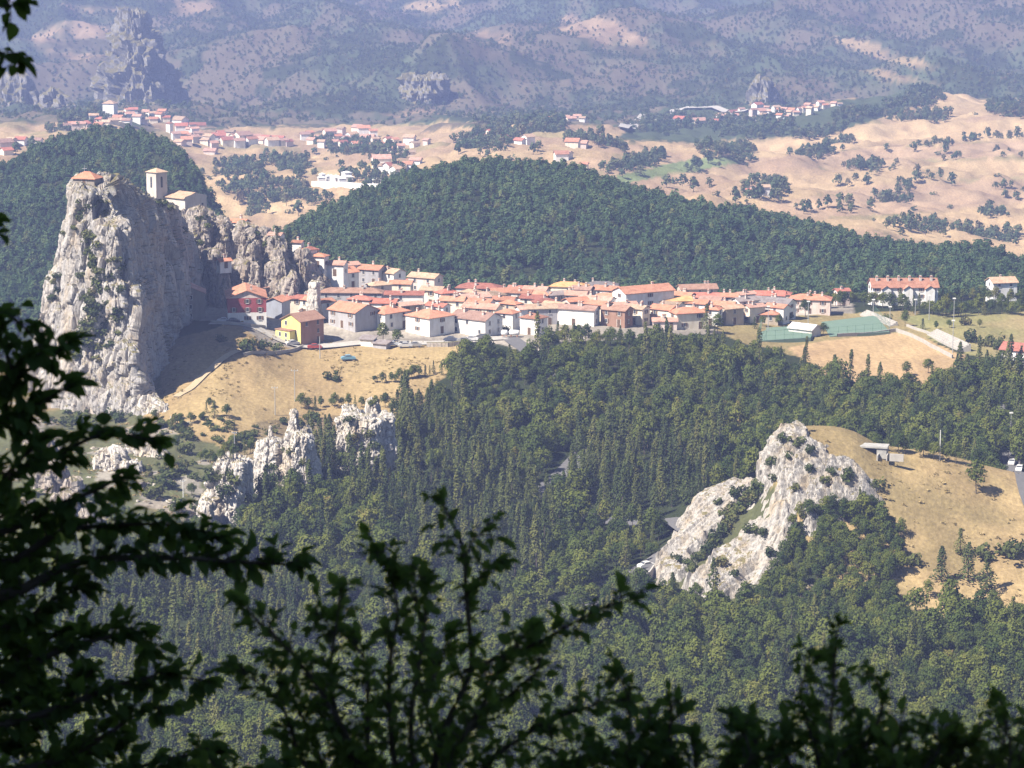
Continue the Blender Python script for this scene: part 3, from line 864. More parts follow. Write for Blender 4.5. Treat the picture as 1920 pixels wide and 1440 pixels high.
rock_obj('slanted_rock', [
    slab_patch([(1220,1080),(1262,1005),(1312,942),(1372,902),(1426,898),(1432,915),(1390,960),(1330,1030),(1280,1090),(1250,1105)], 61, 2.6, AX, smooth=.95, top=.3),
    slab_patch([(1285,1100),(1340,1045),(1400,985),(1440,955),(1482,950),(1490,985),(1478,1035),(1450,1085),(1416,1135),(1372,1122),(1352,1135),(1310,1118)], 62, 2.2, AX2, smooth=.9),
    slab_patch([(1405,935),(1424,880),(1444,835),(1474,796),(1500,800),(1522,826),(1560,846),(1550,900),(1530,950),(1490,970),(1440,960)], 65, 1.7, ((1480,795),(1440,950)), smooth=.25, top=.2),
    slab_patch([(1530,850),(1590,862),(1625,900),(1660,940),(1650,968),(1580,975),(1530,1000),(1495,1010),(1500,960),(1535,910)], 66, 2.2, ((1560,850),(1540,1000)), smooth=.1),
], ROCKS, 'slanted white rock face of tilted slabs on the flank of the grassy hill')
rock_obj('boulder', [slab_patch([(1490,1105),(1520,1095),(1528,1118),(1500,1145)], 63, 1.6, ((1515,1095),(1495,1140)))], ROCKB, 'grey boulder half buried in the bushes below the slanted rock')
rock_obj('boulder', [slab_patch([(255,1240),(290,1195),(305,1195),(300,1235),(275,1260)], 64, 1.5, ((300,1195),(260,1250)), Y0=480)], ROCKW, 'pale rock outcrop in the dark wood at lower left')
# far crags
rock_obj('far_crag', [peak(186, 340, 30, 205, 2960, 100, 71, tw=0.26, skew=0.42, facet=5, amp=20, res=2.6, cell=15, vs_=0.4), peak(216, 292, 26, 130, 2975, 56, 72, tw=0.5, facet=4, amp=10, res=2.6, cell=12, vs_=0.4)], ROCKF, 'grey pinnacle of rock high on the far mountain, throwing a long blue shadow')
rock_obj('far_crag', [peak(745, 842, 144, 186, 2900, 50, 73, tw=0.85, facet=3.5, amp=8, res=2, cell=9, vs_=0.5)], ROCKF, 'low white cliff in the middle of the wooded far mountain')
rock_obj('far_crag', [peak(1392, 1466, 148, 190, 2860, 45, 74, tw=0.3, facet=3, amp=7, res=2.2, cell=9, vs_=0.5)], ROCKF, 'small pale crag above the far right village')
rock_obj('far_crag', [peak(-40, 75, 142, 205, 2780, 40, 75, tw=0.3, facet=3, amp=7, res=2.2, cell=9, vs_=0.5, skew=0.6), peak(70, 145, 168, 200, 2760, 24, 76, tw=0.35, skew=0.4, facet=4, amp=6, res=2.2, cell=12, vs_=0.6)], ROCKF, 'pale bare rocky spur at the left edge below the far mountain')
rock_obj('far_crag', [peak(925, 972, 90, 122, 3150, 40, 77, tw=0.6, facet=5, amp=8, res=2.6, cell=14, vs_=0.6)], ROCKF, 'small rock step on the far mountain above the low white cliff')

def hit(px, py, y0=470):
    """first rock or ground point that the ray through this photo pixel meets: (point, is_rock)"""
    s, t = st(px, py)
    d = Vector((float(s), 1, float(t)))
    best = None
    g = ground(px, py, y0)
    by = g.y
    for o, b in BVHS:
        loc, nrm, i, dist = b.ray_cast(Vector((0, 0, CAMZ)), d.normalized())
        if loc is not None and loc.y < by and loc.y > y0:
            by = loc.y; best = loc
    return (best.copy(), True) if best is not None else (g, False)

def down(x, y, z0=400):
    """height of the topmost rock or ground at x, y"""
    z = h1(x, y)
    for o, b in BVHS:
        loc, nrm, i, dist = b.ray_cast(Vector((x, y, z0)), Vector((0, 0, -1)))
        if loc is not None and loc.z > z: z = loc.z
    return z
# ------------------------------------------------------------------ vegetation
G_BROAD = [(0.0, (0.036, 0.060, 0.017)), (0.3, (0.074, 0.102, 0.024)), (0.6, (0.112, 0.138, 0.029)), (0.85, (0.142, 0.160, 0.034)), (0.96, (0.18, 0.172, 0.042)), (1.0, (0.22, 0.155, 0.06))]
G_PINE = [(0.0, (0.038, 0.058, 0.022)), (0.4, (0.074, 0.094, 0.030)), (0.75, (0.114, 0.128, 0.038)), (1.0, (0.155, 0.150, 0.045))]
G_HILL = [(0.0, (0.036, 0.070, 0.032)), (0.45, (0.060, 0.105, 0.044)), (0.8, (0.088, 0.130, 0.050)), (1.0, (0.145, 0.145, 0.055))]
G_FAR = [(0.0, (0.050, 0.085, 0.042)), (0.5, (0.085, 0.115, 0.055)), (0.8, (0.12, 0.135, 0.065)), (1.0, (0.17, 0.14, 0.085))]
G_SHRUB = [(0.0, (0.035, 0.055, 0.020)), (0.5, (0.075, 0.095, 0.030)), (0.85, (0.115, 0.125, 0.04)), (1.0, (0.17, 0.13, 0.06))]
M_BROAD = mat_leaf('broad_foliage', G_BROAD)
M_PINE = mat_leaf('pine_foliage', G_PINE, 0.12)
M_HILL = mat_leaf('hill_foliage', G_HILL, 0.15, 0.05)
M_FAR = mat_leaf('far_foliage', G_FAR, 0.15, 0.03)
M_SHRUB = mat_leaf('shrub_foliage', G_SHRUB, 0.2)
M_BARK = mat_plain('bark', (0.10, 0.085, 0.07), 1.0, 0.3, 3.0)

def cards(P, Nn, size, rng, wid=0.75, k=5):
    """leaf clumps: irregular k-gons at P facing about Nn"""
    n = len(P)
    Nn = Nn / np.maximum(np.linalg.norm(Nn, axis=1, keepdims=True), 1e-6)
    r = rng.normal(size=(n, 3))
    a = np.cross(Nn, r); a /= np.maximum(np.linalg.norm(a, axis=1, keepdims=True), 1e-6)
    b = np.cross(Nn, a)
    ang = (np.arange(k) / k * 2 * np.pi)[None, :] + rng.uniform(-.35, .35, (n, k))
    rad = size[:, None] * rng.uniform(0.45, 1.1, (n, k))
    off = rng.normal(0, 0.18, (n, k)) * size[:, None]
    v = P[:, None, :] + a[:, None, :] * (np.cos(ang) * rad)[..., None] + b[:, None, :] * (np.sin(ang) * rad * wid)[..., None] + Nn[:, None, :] * off[..., None]
    return v.reshape(-1, 3), np.arange(n * k).reshape(n, k)

def trunk_mb(h, r, rng, limbs=4, top=0.6):
    b = MB()
    sway = rng.normal(0, 0.12, 2)
    pts = [(sway[0] * h * t * t * .5, sway[1] * h * t * t * .5, -0.9 + (h * top + .9) * t) for t in (0, .15, .4, .7, 1)]
    b.tube(pts, [r * 1.5, r, r * .8, r * .6, r * .3], 6)
    for i in range(limbs):
        a = rng.uniform(0, 6.28); z0 = h * rng.uniform(.28, .5); L = h * rng.uniform(.2, .34)
        b.tube([(0, 0, z0), (math.cos(a) * L * .5, math.sin(a) * L * .5, z0 + L * .45), (math.cos(a) * L, math.sin(a) * L, z0 + L * .8)], [r * .5, r * .35, r * .12], 5)
    return b

def broad_tree(seed, h=7.6, rc=2.9, ncard=700, size=0.33, lobes=9, mat=None, low=0.22):
    rng = np.random.default_rng(seed)
    C, RR = [], []
    for i in range(lobes):
        a = i * 2.4 + rng.uniform(-.5, .5); t = (i + .5) / lobes
        zz = h * (low + 0.12 + (0.86 - low - .12) * t) + rng.uniform(-.3, .3)
        q = math.sqrt(max(0.05, 1 - (2 * t - 0.85) ** 2)) * rc * rng.uniform(.42, .68)
        if t > .85: q *= .4
        C.append((math.cos(a) * q, math.sin(a) * q, zz)); RR.append(rc * rng.uniform(.36, .56))
    C.append((0, 0, h * .6)); RR.append(rc * .7)
    C = np.array(C); RR = np.array(RR)
    w = RR ** 2 / (RR ** 2).sum()
    idx = rng.choice(len(C), ncard, p=w)
    d = rng.normal(size=(ncard, 3)); d /= np.linalg.norm(d, axis=1, keepdims=True)
    d[:, 2] = np.where(d[:, 2] < -0.55, -d[:, 2], d[:, 2])
    rr = RR[idx] * (1 - 0.45 * rng.uniform(0, 1, ncard) ** 2) * rng.uniform(.85, 1.12, ncard)
    P = C[idx] + d * rr[:, None] * np.array([1, 1, .86])
    cen = np.array([0, 0, h * .5])
    nn = d + 0.35 * (P - cen) / rc + rng.normal(0, .38, (ncard, 3))
    v, f = cards(P, nn, size * rng.uniform(.7, 1.3, ncard), rng)
    return v, f, trunk_mb(h, 0.045 * rc + .03, rng)

def pine_tree(seed, h=11.5, rb=2.1, ncard=600, size=0.33):
    rng = np.random.default_rng(seed)
    P, Nn = [], []
    wh = 15
    for k in range(ncard):
        t = (rng.integers(0, wh) + rng.uniform(0, .55)) / wh
        z = h * (0.13 + 0.85 * t)
        r = rb * (1 - t) ** 0.85 * (0.75 + 0.3 * math.sin(9 * t + seed)) + .12
        nb = 7
        a = (rng.integers(0, nb) + rng.normal(0, .16)) / nb * 6.283 + t * 5
        q = r * math.sqrt(rng.uniform(.08, 1))
        P.append((math.cos(a) * q, math.sin(a) * q, z - q * .22 + rng.normal(0, .1)))
        Nn.append((math.cos(a) * .75, math.sin(a) * .75, .6))
    P = np.array(P); Nn = np.array(Nn) + rng.normal(0, .4, (ncard, 3))
    v, f = cards(P, Nn, size * rng.uniform(.7, 1.25, ncard), rng, 0.6)
    b = MB()
    b.tube([(0, 0, -.9), (0, 0, h * .35), (0, 0, h * .97)], [.2, .14, .03], 6)
    return v, f, b

def shrub(seed, h=2.2, rc=1.5, ncard=170, size=0.33):
    rng = np.random.default_rng(seed)
    nl = 6
    C = np.array([(rng.normal(0, rc * .45), rng.normal(0, rc * .45), h * rng.uniform(.22, .6)) for _ in range(nl)]); RR = rc * rng.uniform(.38, .62, nl)
    idx = rng.integers(0, nl, ncard)
    d = rng.normal(size=(ncard, 3)); d /= np.linalg.norm(d, axis=1, keepdims=True)
    P = C[idx] + d * (RR[idx] * rng.uniform(.6, 1.1, ncard))[:, None]
    P[:, 2] = np.where(P[:, 2] < -.2, -P[:, 2], P[:, 2])
    return (*cards(P, d + rng.normal(0, .4, (ncard, 3)) + np.array([0, 0, .2]), size * rng.uniform(.7, 1.3, ncard), rng), None)

def kind_meshes(name, made, mat):
    """crown mesh, trunk mesh and the two in one (for the far, uncountable part of a wood)"""
    v, f, b = made
    crown = mesh_np(name + '_crown', v, f, [mat])
    trunk = b.mesh(name + '_trunk', [M_BARK], True) if b else None
    if b:
        k = len(v)
        q = [p for p in b.f if len(p) == 4]
        full = mesh_np(name + '_whole', np.concatenate([v, np.array(b.v)]), [f, np.array(q) + k], [mat, M_BARK], [0] * len(f) + [1] * len(q))
    else:
        full = crown
    return crown, trunk, full

BROAD = [kind_meshes('broadleaf', broad_tree(100 + i, h=[7.2, 8.2, 6.6, 7.8, 7.0, 8.8][i], rc=[2.7, 2.9, 2.9, 2.6, 3.1, 2.7][i], lobes=[8, 10, 9, 11, 9, 12][i]), M_BROAD) for i in range(6)]
PINE = [kind_meshes('pine', pine_tree(200 + i, h=[11.5, 12.6, 10.4, 11.8][i], rb=[2.4, 2.6, 2.2, 2.7][i]), M_PINE) for i in range(4)]
SHRUB = [kind_meshes('shrub', shrub(300 + i), M_SHRUB) for i in range(4)]
HILLT = [kind_meshes('hill_tree', broad_tree(400 + i, h=6.2, rc=2.5, ncard=230, size=0.50, lobes=7), M_HILL) for i in range(4)]
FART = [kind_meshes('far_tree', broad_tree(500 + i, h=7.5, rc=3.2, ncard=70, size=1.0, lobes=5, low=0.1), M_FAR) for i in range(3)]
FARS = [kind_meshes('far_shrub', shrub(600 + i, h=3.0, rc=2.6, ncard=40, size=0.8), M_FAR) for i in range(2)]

def place(name, km, x, y, z, s, rz, label, cat, group):
    crown, trunk, full = km
    if trunk is None:
        o = link(name, crown)
        o.location = (x, y, z); o.rotation_euler = (0, 0, rz); o.scale = (s[0], s[0], s[1])
        return tag(o, label, cat, group)
    r = link(name, None)
    r.location = (x, y, z); r.rotation_euler = (0, 0, rz); r.scale = (s[0], s[0], s[1])
    r.empty_display_size = 0.5
    link('crown', crown, r); link('trunk', trunk, r)
    return tag(r, label, cat, group)

def scatter(name, X, Y, Z, S, kinds, label, seed=0, sv=None):
    """the uncountable part of a wood: one object whose points carry trees"""
    rng = np.random.default_rng(seed)
    n = len(X)
    me = bpy.data.meshes.new(name)
    me.vertices.add(n)
    me.vertices.foreach_set('co', np.stack([X, Y, Z], 1).astype(np.float32).ravel())
    def attr(nm, ty, key, val):
        me.attributes.new(nm, ty, 'POINT').data.foreach_set(key, val)
    rot = np.zeros((n, 3), np.float32); rot[:, 2] = rng.uniform(0, 6.283, n); rot[:, :2] = rng.normal(0, .05, (n, 2))
    sc = np.stack([S, S, S * (rng.uniform(.85, 1.2, n) if sv is None else sv)], 1).astype(np.float32)
    attr('rot', 'FLOAT_VECTOR', 'vector', rot.ravel()); attr('scl', 'FLOAT_VECTOR', 'vector', sc.ravel())
    attr('idx', 'INT', 'value', rng.integers(0, len(kinds), n).astype(np.int32))
    o = link(name, me)
    g = bpy.data.node_groups.new(name, 'GeometryNodeTree')
    g.interface.new_socket('Geometry', in_out='INPUT', socket_type='NodeSocketGeometry')
    g.interface.new_socket('Geometry', in_out='OUTPUT', socket_type='NodeSocketGeometry')
    gi, go = g.nodes.new('NodeGroupInput'), g.nodes.new('NodeGroupOutput')
    iop = g.nodes.new('GeometryNodeInstanceOnPoints')
    jn = g.nodes.new('GeometryNodeJoinGeometry')
    for k in kinds:
        src = bpy.data.objects.new(name + '_source', k[2])        # never linked to the scene
        oi = g.nodes.new('GeometryNodeObjectInfo'); oi.inputs['Object'].default_value = src
        oi.inputs['As Instance'].default_value = False
        gt = g.nodes.new('GeometryNodeGeometryToInstance')
        g.links.new(oi.outputs['Geometry'], gt.inputs[0]); g.links.new(gt.outputs[0], jn.inputs[0])
    def na(nm, ty):
        a = g.nodes.new('GeometryNodeInputNamedAttribute'); a.data_type = ty; a.inputs['Name'].default_value = nm
        return [s for s in a.outputs if s.enabled and s.name == 'Attribute'][0]
    g.links.new(gi.outputs[0], iop.inputs['Points']); g.links.new(jn.outputs[0], iop.inputs['Instance'])
    iop.inputs['Pick Instance'].default_value = True
    g.links.new(na('idx', 'INT'), iop.inputs['Instance Index'])
    g.links.new(na('rot', 'FLOAT_VECTOR'), iop.inputs['Rotation']); g.links.new(na('scl', 'FLOAT_VECTOR'), iop.inputs['Scale'])
    g.links.new(iop.outputs[0], go.inputs[0])
    o.modifiers.new('scatter', 'NODES').node_group = g
    return tag(o, label, kind='stuff')

def jgrid(x0, x1, y0, y1, d, rng):
    xs, ys = np.arange(x0, x1, d), np.arange(y0, y1, d)
    X, Y = np.meshgrid(xs, ys)
    X = X.ravel() + rng.uniform(-.48, .48, X.size) * d; Y = Y.ravel() + rng.uniform(-.48, .48, Y.size) * d
    return X, Y

def roaddist(X, Y):
    d = np.full(X.shape, 1e9)
    for k, p in ROADPTS.items():
        if k.startswith('far'): continue
        for q in p[::2]:
            d = np.minimum(d, np.hypot(X - q[0], Y - q[1]))
    return d

NF = [(742,772),(790,768),(832,735),(850,700),(880,672),(905,668),(925,676),(975,700),(1005,668),(1015,645),(1100,640),(1200,642),(1300,654),(1400,670),(1470,690),(1540,712),(1620,735),(1740,745),(1815,712),(1870,705),(1920,705),(3000,705),(3000,2400),(-1500,2400),(-1500,1100),(-300,1120),(0,1100),(120,1085),(330,1010),(400,1030),(470,985),(520,930),(600,925),(620,880),(690,890),(745,900)]
RH = [(1195,1095),(1240,1020),(1330,925),(1420,845),(1470,780),(1600,785),(1720,835),(1920,870),(3000,900),(3000,1180),(1920,1168),(1760,1178),(1700,1150),(1640,1130),(1500,1165),(1400,1160),(1340,1140)]
WOODY = [(1485,1015),(1545,975),(1640,975),(1700,1000),(1690,1080),(1640,1110),(1690,1130),(1690,1200),(1500,1185),(1400,1165),(1370,1150),(1440,1090)]
PINES = [[(742,770),(800,775),(850,815),(950,885),(1010,935),(1060,1000),(1010,1085),(900,1150),(700,1010),(650,900)], [(1035,860),(1200,820),(1340,860),(1340,960),(1200,985),(1070,965)], [(120,1060),(570,1060),(570,1240),(300,1275),(120,1240)], [(585,770),(640,770),(630,880),(590,930)]]

def near_wood():
    rng = np.random.default_rng(5)
    X, Y = jgrid(-330, 330, 478, 905, 3.05, rng)
    k = np.abs(X) < 0.27 * Y
    X, Y = X[k], Y[k]
    Z = H(X, Y)
    px, py = proj(X, Y, Z)
    jx, jy = px + 9 * fbm2(X / 11, Y / 11, 2, 8), py + 4 * fbm2(X / 9, Y / 9, 2, 9)
    ok = inpoly(jx, jy, NF) & (Y < 845)
    hill = (Y < 700) & inpoly(px, py, RH)
    wd = (Y < 700) & inpoly(jx, jy, WOODY)
    ok = (ok & ~hill) | wd
    ok |= inpoly(px, py, PINES[3]) & (Y < 740)
    # the crag row keeps trees only around its feet
    ok &= roaddist(X, Y) > np.where(((py > 880) & (py < 925)) | (py > 955), 4.2, 1.4)
    ok &= rng.uniform(0, 1, len(X)) < 0.93 - 0.45 * sstep(.25, .6, fbm2(X / 13, Y / 13, 3, 66))
    pz = np.zeros(len(X), bool)
    for p in PINES[:3]: pz |= inpoly(px, py, p)
    ok &= ~pz | (rng.uniform(0, 1, len(X)) < .74)
    X, Y, Z, px, py = (a[ok] for a in (X, Y, Z, px, py))
    free = np.array([down(x, y) < z + 0.9 for x, y, z in zip(X, Y, Z)])
    X, Y, Z, px, py = (a[free] for a in (X, Y, Z, px, py))
    pr = np.full(len(X), 0.10)
    for p, w in zip(PINES, (.9, .82, .72, .9)):
        pr[inpoly(px, py, p)] = w
    pr[(Y < 700) & inpoly(px, py, WOODY)] = 0.02
    pine = rng.uniform(0, 1, len(X)) < pr
    big = fbm2(X / 16, Y / 16, 3, 12)
    S = np.clip(0.74 + 0.24 * big + rng.normal(0, .19, len(X)), .4, 1.35)
    S[pine] = np.clip(0.84 + rng.normal(0, .17, pine.sum()), .5, 1.15)
    S[(Y < 700) & inpoly(px, py, WOODY)] *= 0.72
    S[(py < 700) & (px > 990) & ~pine] *= 0.82
    xw, yw = jgrid(15, 110, 560, 700, 2.2, rng)
    zw = H(xw, yw); pw, qw = proj(xw, yw, zw)
    kw = inpoly(pw, qw, WOODY) & (rng.uniform(0, 1, len(xw)) < .8)
    xw, yw, zw, pw, qw = (a[kw] for a in (xw, yw, zw, pw, qw))
    kw = np.array([down(x, y) < z + 1.0 for x, y, z in zip(xw, yw, zw)])
    X = np.concatenate([X, xw[kw]]); Y = np.concatenate([Y, yw[kw]]); Z = np.concatenate([Z, zw[kw]]); px = np.concatenate([px, pw[kw]]); py = np.concatenate([py, qw[kw]])
    pine = np.concatenate([pine, np.zeros(kw.sum(), bool)]); S = np.concatenate([S, rng.uniform(.42, .72, kw.sum())])
    vis = (px > 150) & (px < 1910) & (py < 1490) & (py > 600)
    vis &= ~((px < 330) & (py > 1250)) & ~((px > 520) & (px < 1050) & (py > 1230))
    for nm, sel, kinds, cat in (('broadleaf_tree', ~pine, BROAD, 'tree'), ('pine_tree', pine, PINE, 'tree')):
        idx = np.flatnonzero(sel & vis)
        # the ones that show largest: spaced so that every chosen tree is in view
        order = idx[np.argsort(Y[idx] - 25 * S[idx])]
        pick = order[:(150 if nm == 'broadleaf_tree' else 280)]
        pk = set(pick.tolist())
        for i in pick:
            zone = ('among the pines below the white crags' if px[i] < 1010 and py[i] < 1180 else 'on the slope below the slanted white rock' if px[i] > 1150 and py[i] < 1230 else 'in the wood behind the dark leaves')
            if nm == 'pine_tree':
                zone = ('in the dark stand below the white crags' if px[i] > 560 and px[i] < 1020 and py[i] < 1180 else 'in the dark stand over the dark branch at lower left' if px[i] <= 600 else 'scattered in the broad-leaved wood on the valley slope')
            place(nm, kinds[i % len(kinds)], X[i], Y[i], Z[i], (S[i], S[i] * rng.uniform(.88, 1.15)), rng.uniform(0, 6.28),
                  ('round crowned green tree ' if nm == 'broadleaf_tree' else 'dark green pointed conifer ') + zone, cat, 'trees ' + zone)
        rest = np.array([i for i in np.flatnonzero(sel) if i not in pk])
        scatter('woodland' if nm == 'broadleaf_tree' else 'pine_woodland', X[rest], Y[rest], Z[rest], S[rest], kinds, 'mixed green wood covering the slope below the village' if nm == 'broadleaf_tree' else 'dark conifers standing in the wood below the village', 3)
near_wood()

def hill_wood():
    rng = np.random.default_rng(6)
    X, Y = jgrid(-470, 470, 850, 1560, 3.2, rng)
    u = 960 + FPX * CP * X / Y
    k = (u > -700) & (u < 2700)
    X, Y, u = X[k], Y[k], u[k]
    cyv = np.interp(u, *CREST_Y)
    Z = H(X, Y)
    px, py = proj(X, Y, Z)
    k = (Y < cyv + 75) & np.where(u < 30, Y > 850, np.where(u < 380, Y > 1035, Y > 1012))
    k &= rng.uniform(0, 1, len(X)) < 0.96 - 0.6 * sstep(.45, .75, fbm2(X / 30, Y / 40, 3, 67))
    X, Y, Z = X[k], Y[k], Z[k]
    S = np.clip(0.74 + 0.16 * fbm2(X / 25, Y / 25, 3, 17) + rng.normal(0, .17, len(X)), .4, 1.4)
    scatter('forest', X, Y, Z, S, HILLT, 'dense dark green forest covering the rounded hill behind the village', 4)
hill_wood()

COPSES = [  # woods and hedges of the far valley (outline, spacing)
    ([(420,325),(450,300),(490,318),(500,335),(425,338)], 7), ([(410,352),(470,342),(540,338),(600,368),(610,378),(540,382),(495,375),(480,405),(470,405),(455,375),(415,365)], 6.5), ([(500,300),(560,295),(580,320),(560,345),(545,318),(505,312)], 8),
    ([(650,327),(700,325),(760,336),(745,348),(655,342)], 7), ([(580,262),(640,268),(720,272),(760,300),(700,300),(620,285)], 9), ([(975,250),(1000,225),(1030,212),(1050,225),(1062,240),(1030,252)], 7),
    ([(1060,250),(1100,258),(1165,270),(1170,285),(1130,278),(1080,264)], 8), ([(1130,325),(1180,300),(1240,285),(1255,295),(1200,318),(1150,330)], 7), ([(1310,282),(1400,278),(1408,302),(1330,300)], 7), ([(1250,318),(1300,308),(1360,300),(1360,306),(1290,322)], 9),
    ([(1480,250),(1560,232),(1640,208),(1700,188),(1755,172),(1762,190),(1700,202),(1600,232),(1490,262)], 7), ([(1660,222),(1745,215),(1790,222),(1745,230),(1665,231)], 8), ([(1850,210),(1870,192),(1920,190),(2100,190),(2100,225),(1890,222)], 8),
    ([(1510,290),(1555,277),(1558,292),(1520,298)], 6), ([(1590,312),(1640,306),(1650,318),(1595,322)], 7), ([(1380,380),(1470,352),(1472,366),(1390,388)], 7), ([(1650,378),(1700,352),(1712,362),(1665,380)], 8), ([(1640,415),(1720,425),(1770,430),(1770,438),(1660,428)], 8), ([(1790,428),(1900,436),(1920,446),(1800,438)], 8), ([(1850,395),(1880,392),(1885,408),(1830,408)], 8),
    ([(1478,294),(1545,270),(1547,273),(1480,298)], 7), ([(1555,268),(1600,262),(1601,265),(1556,271)], 7), ([(1620,330),(1680,311),(1682,314),(1622,334)], 7), ([(1700,286),(1790,270),(1791,273),(1701,290)], 7), ([(1800,263),(1920,254),(1920,257),(1801,267)], 7), ([(1490,398),(1600,384),(1601,388),(1491,402)], 7), ([(1700,347),(1770,334),(1771,338),(1702,351)], 7), ([(1780,300),(1920,288),(1920,292),(1781,304)], 8), ([(1560,345),(1640,338),(1640,342),(1561,349)], 8), ([(1820,365),(1920,352),(1920,356),(1821,369)], 8), ([(1430,340),(1480,334),(1480,338),(1431,344)], 8),
    ([(100,225),(200,215),(200,240),(90,250)], 10), ([(860,262),(960,245),(975,262),(940,285),(870,280)], 9), ([(880,240),(980,225),(975,240),(900,255)], 11),
    ([(1180,235),(1250,215),(1320,225),(1300,245),(1200,255)], 11), ([(1340,225),(1400,222),(1480,222),(1480,250),(1400,262),(1350,255)], 8),
]
def far_woods():
    rng = np.random.default_rng(8)
    xs, ys, ss = [], [], []
    for poly, d in COPSES:
        g = [ground(a, b, 1420) for a, b in poly]
        w = [(p.x, p.y) for p in g]
        x0, x1, y0, y1 = min(p[0] for p in w), max(p[0] for p in w), min(p[1] for p in w), max(p[1] for p in w)
        X, Y = jgrid(x0, x1, y0, y1, d * .7, rng)
        k = inpoly(X + rng.normal(0, 3, len(X)), Y + rng.normal(0, 6, len(X)), w)
        xs.append(X[k]); ys.append(Y[k]); ss.append(np.clip(rng.normal(.76, .2, k.sum()), .4, 1.3))
    X, Y, S = np.concatenate(xs), np.concatenate(ys), np.concatenate(ss)
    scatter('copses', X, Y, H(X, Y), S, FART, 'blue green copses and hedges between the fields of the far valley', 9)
    X, Y = jgrid(-1500, 1500, 2250, 4600, 6.6, rng)
    u = 960 + FPX * CP * X / Y
    f = fbm2(X / 150, Y / 210, 5, 91, 0.6) + 0.4 * fbm2(X / 45, Y / 60, 4, 95, 0.6) + 0.5 * fbm2(X / 330 + 3, Y / 420, 3, 97)
    dens = np.where(Y > 2740, 0.95 - 0.32 * sstep(-0.35, 0.6, f), 0)
    pq, qq = proj(X, Y, H0(X, Y))
    dens = np.where((Y <= 2740) & (qq < 236) & (pq < 1380), .5, dens)
    k = (np.abs(u - 960) < 1700) & (rng.uniform(0, 1, len(X)) < dens)
    X, Y = X[k], Y[k]; Z = H(X, Y)
    px, py = proj(X, Y, Z)
    bare = np.zeros(len(X), bool)
    for poly, c in MTN: bare |= inpoly(px, py, poly)
    k = ~bare | (rng.uniform(0, 1, len(X)) < .3)
    X, Y, Z = X[k], Y[k], Z[k]
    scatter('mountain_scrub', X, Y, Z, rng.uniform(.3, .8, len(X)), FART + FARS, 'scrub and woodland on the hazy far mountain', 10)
far_woods()

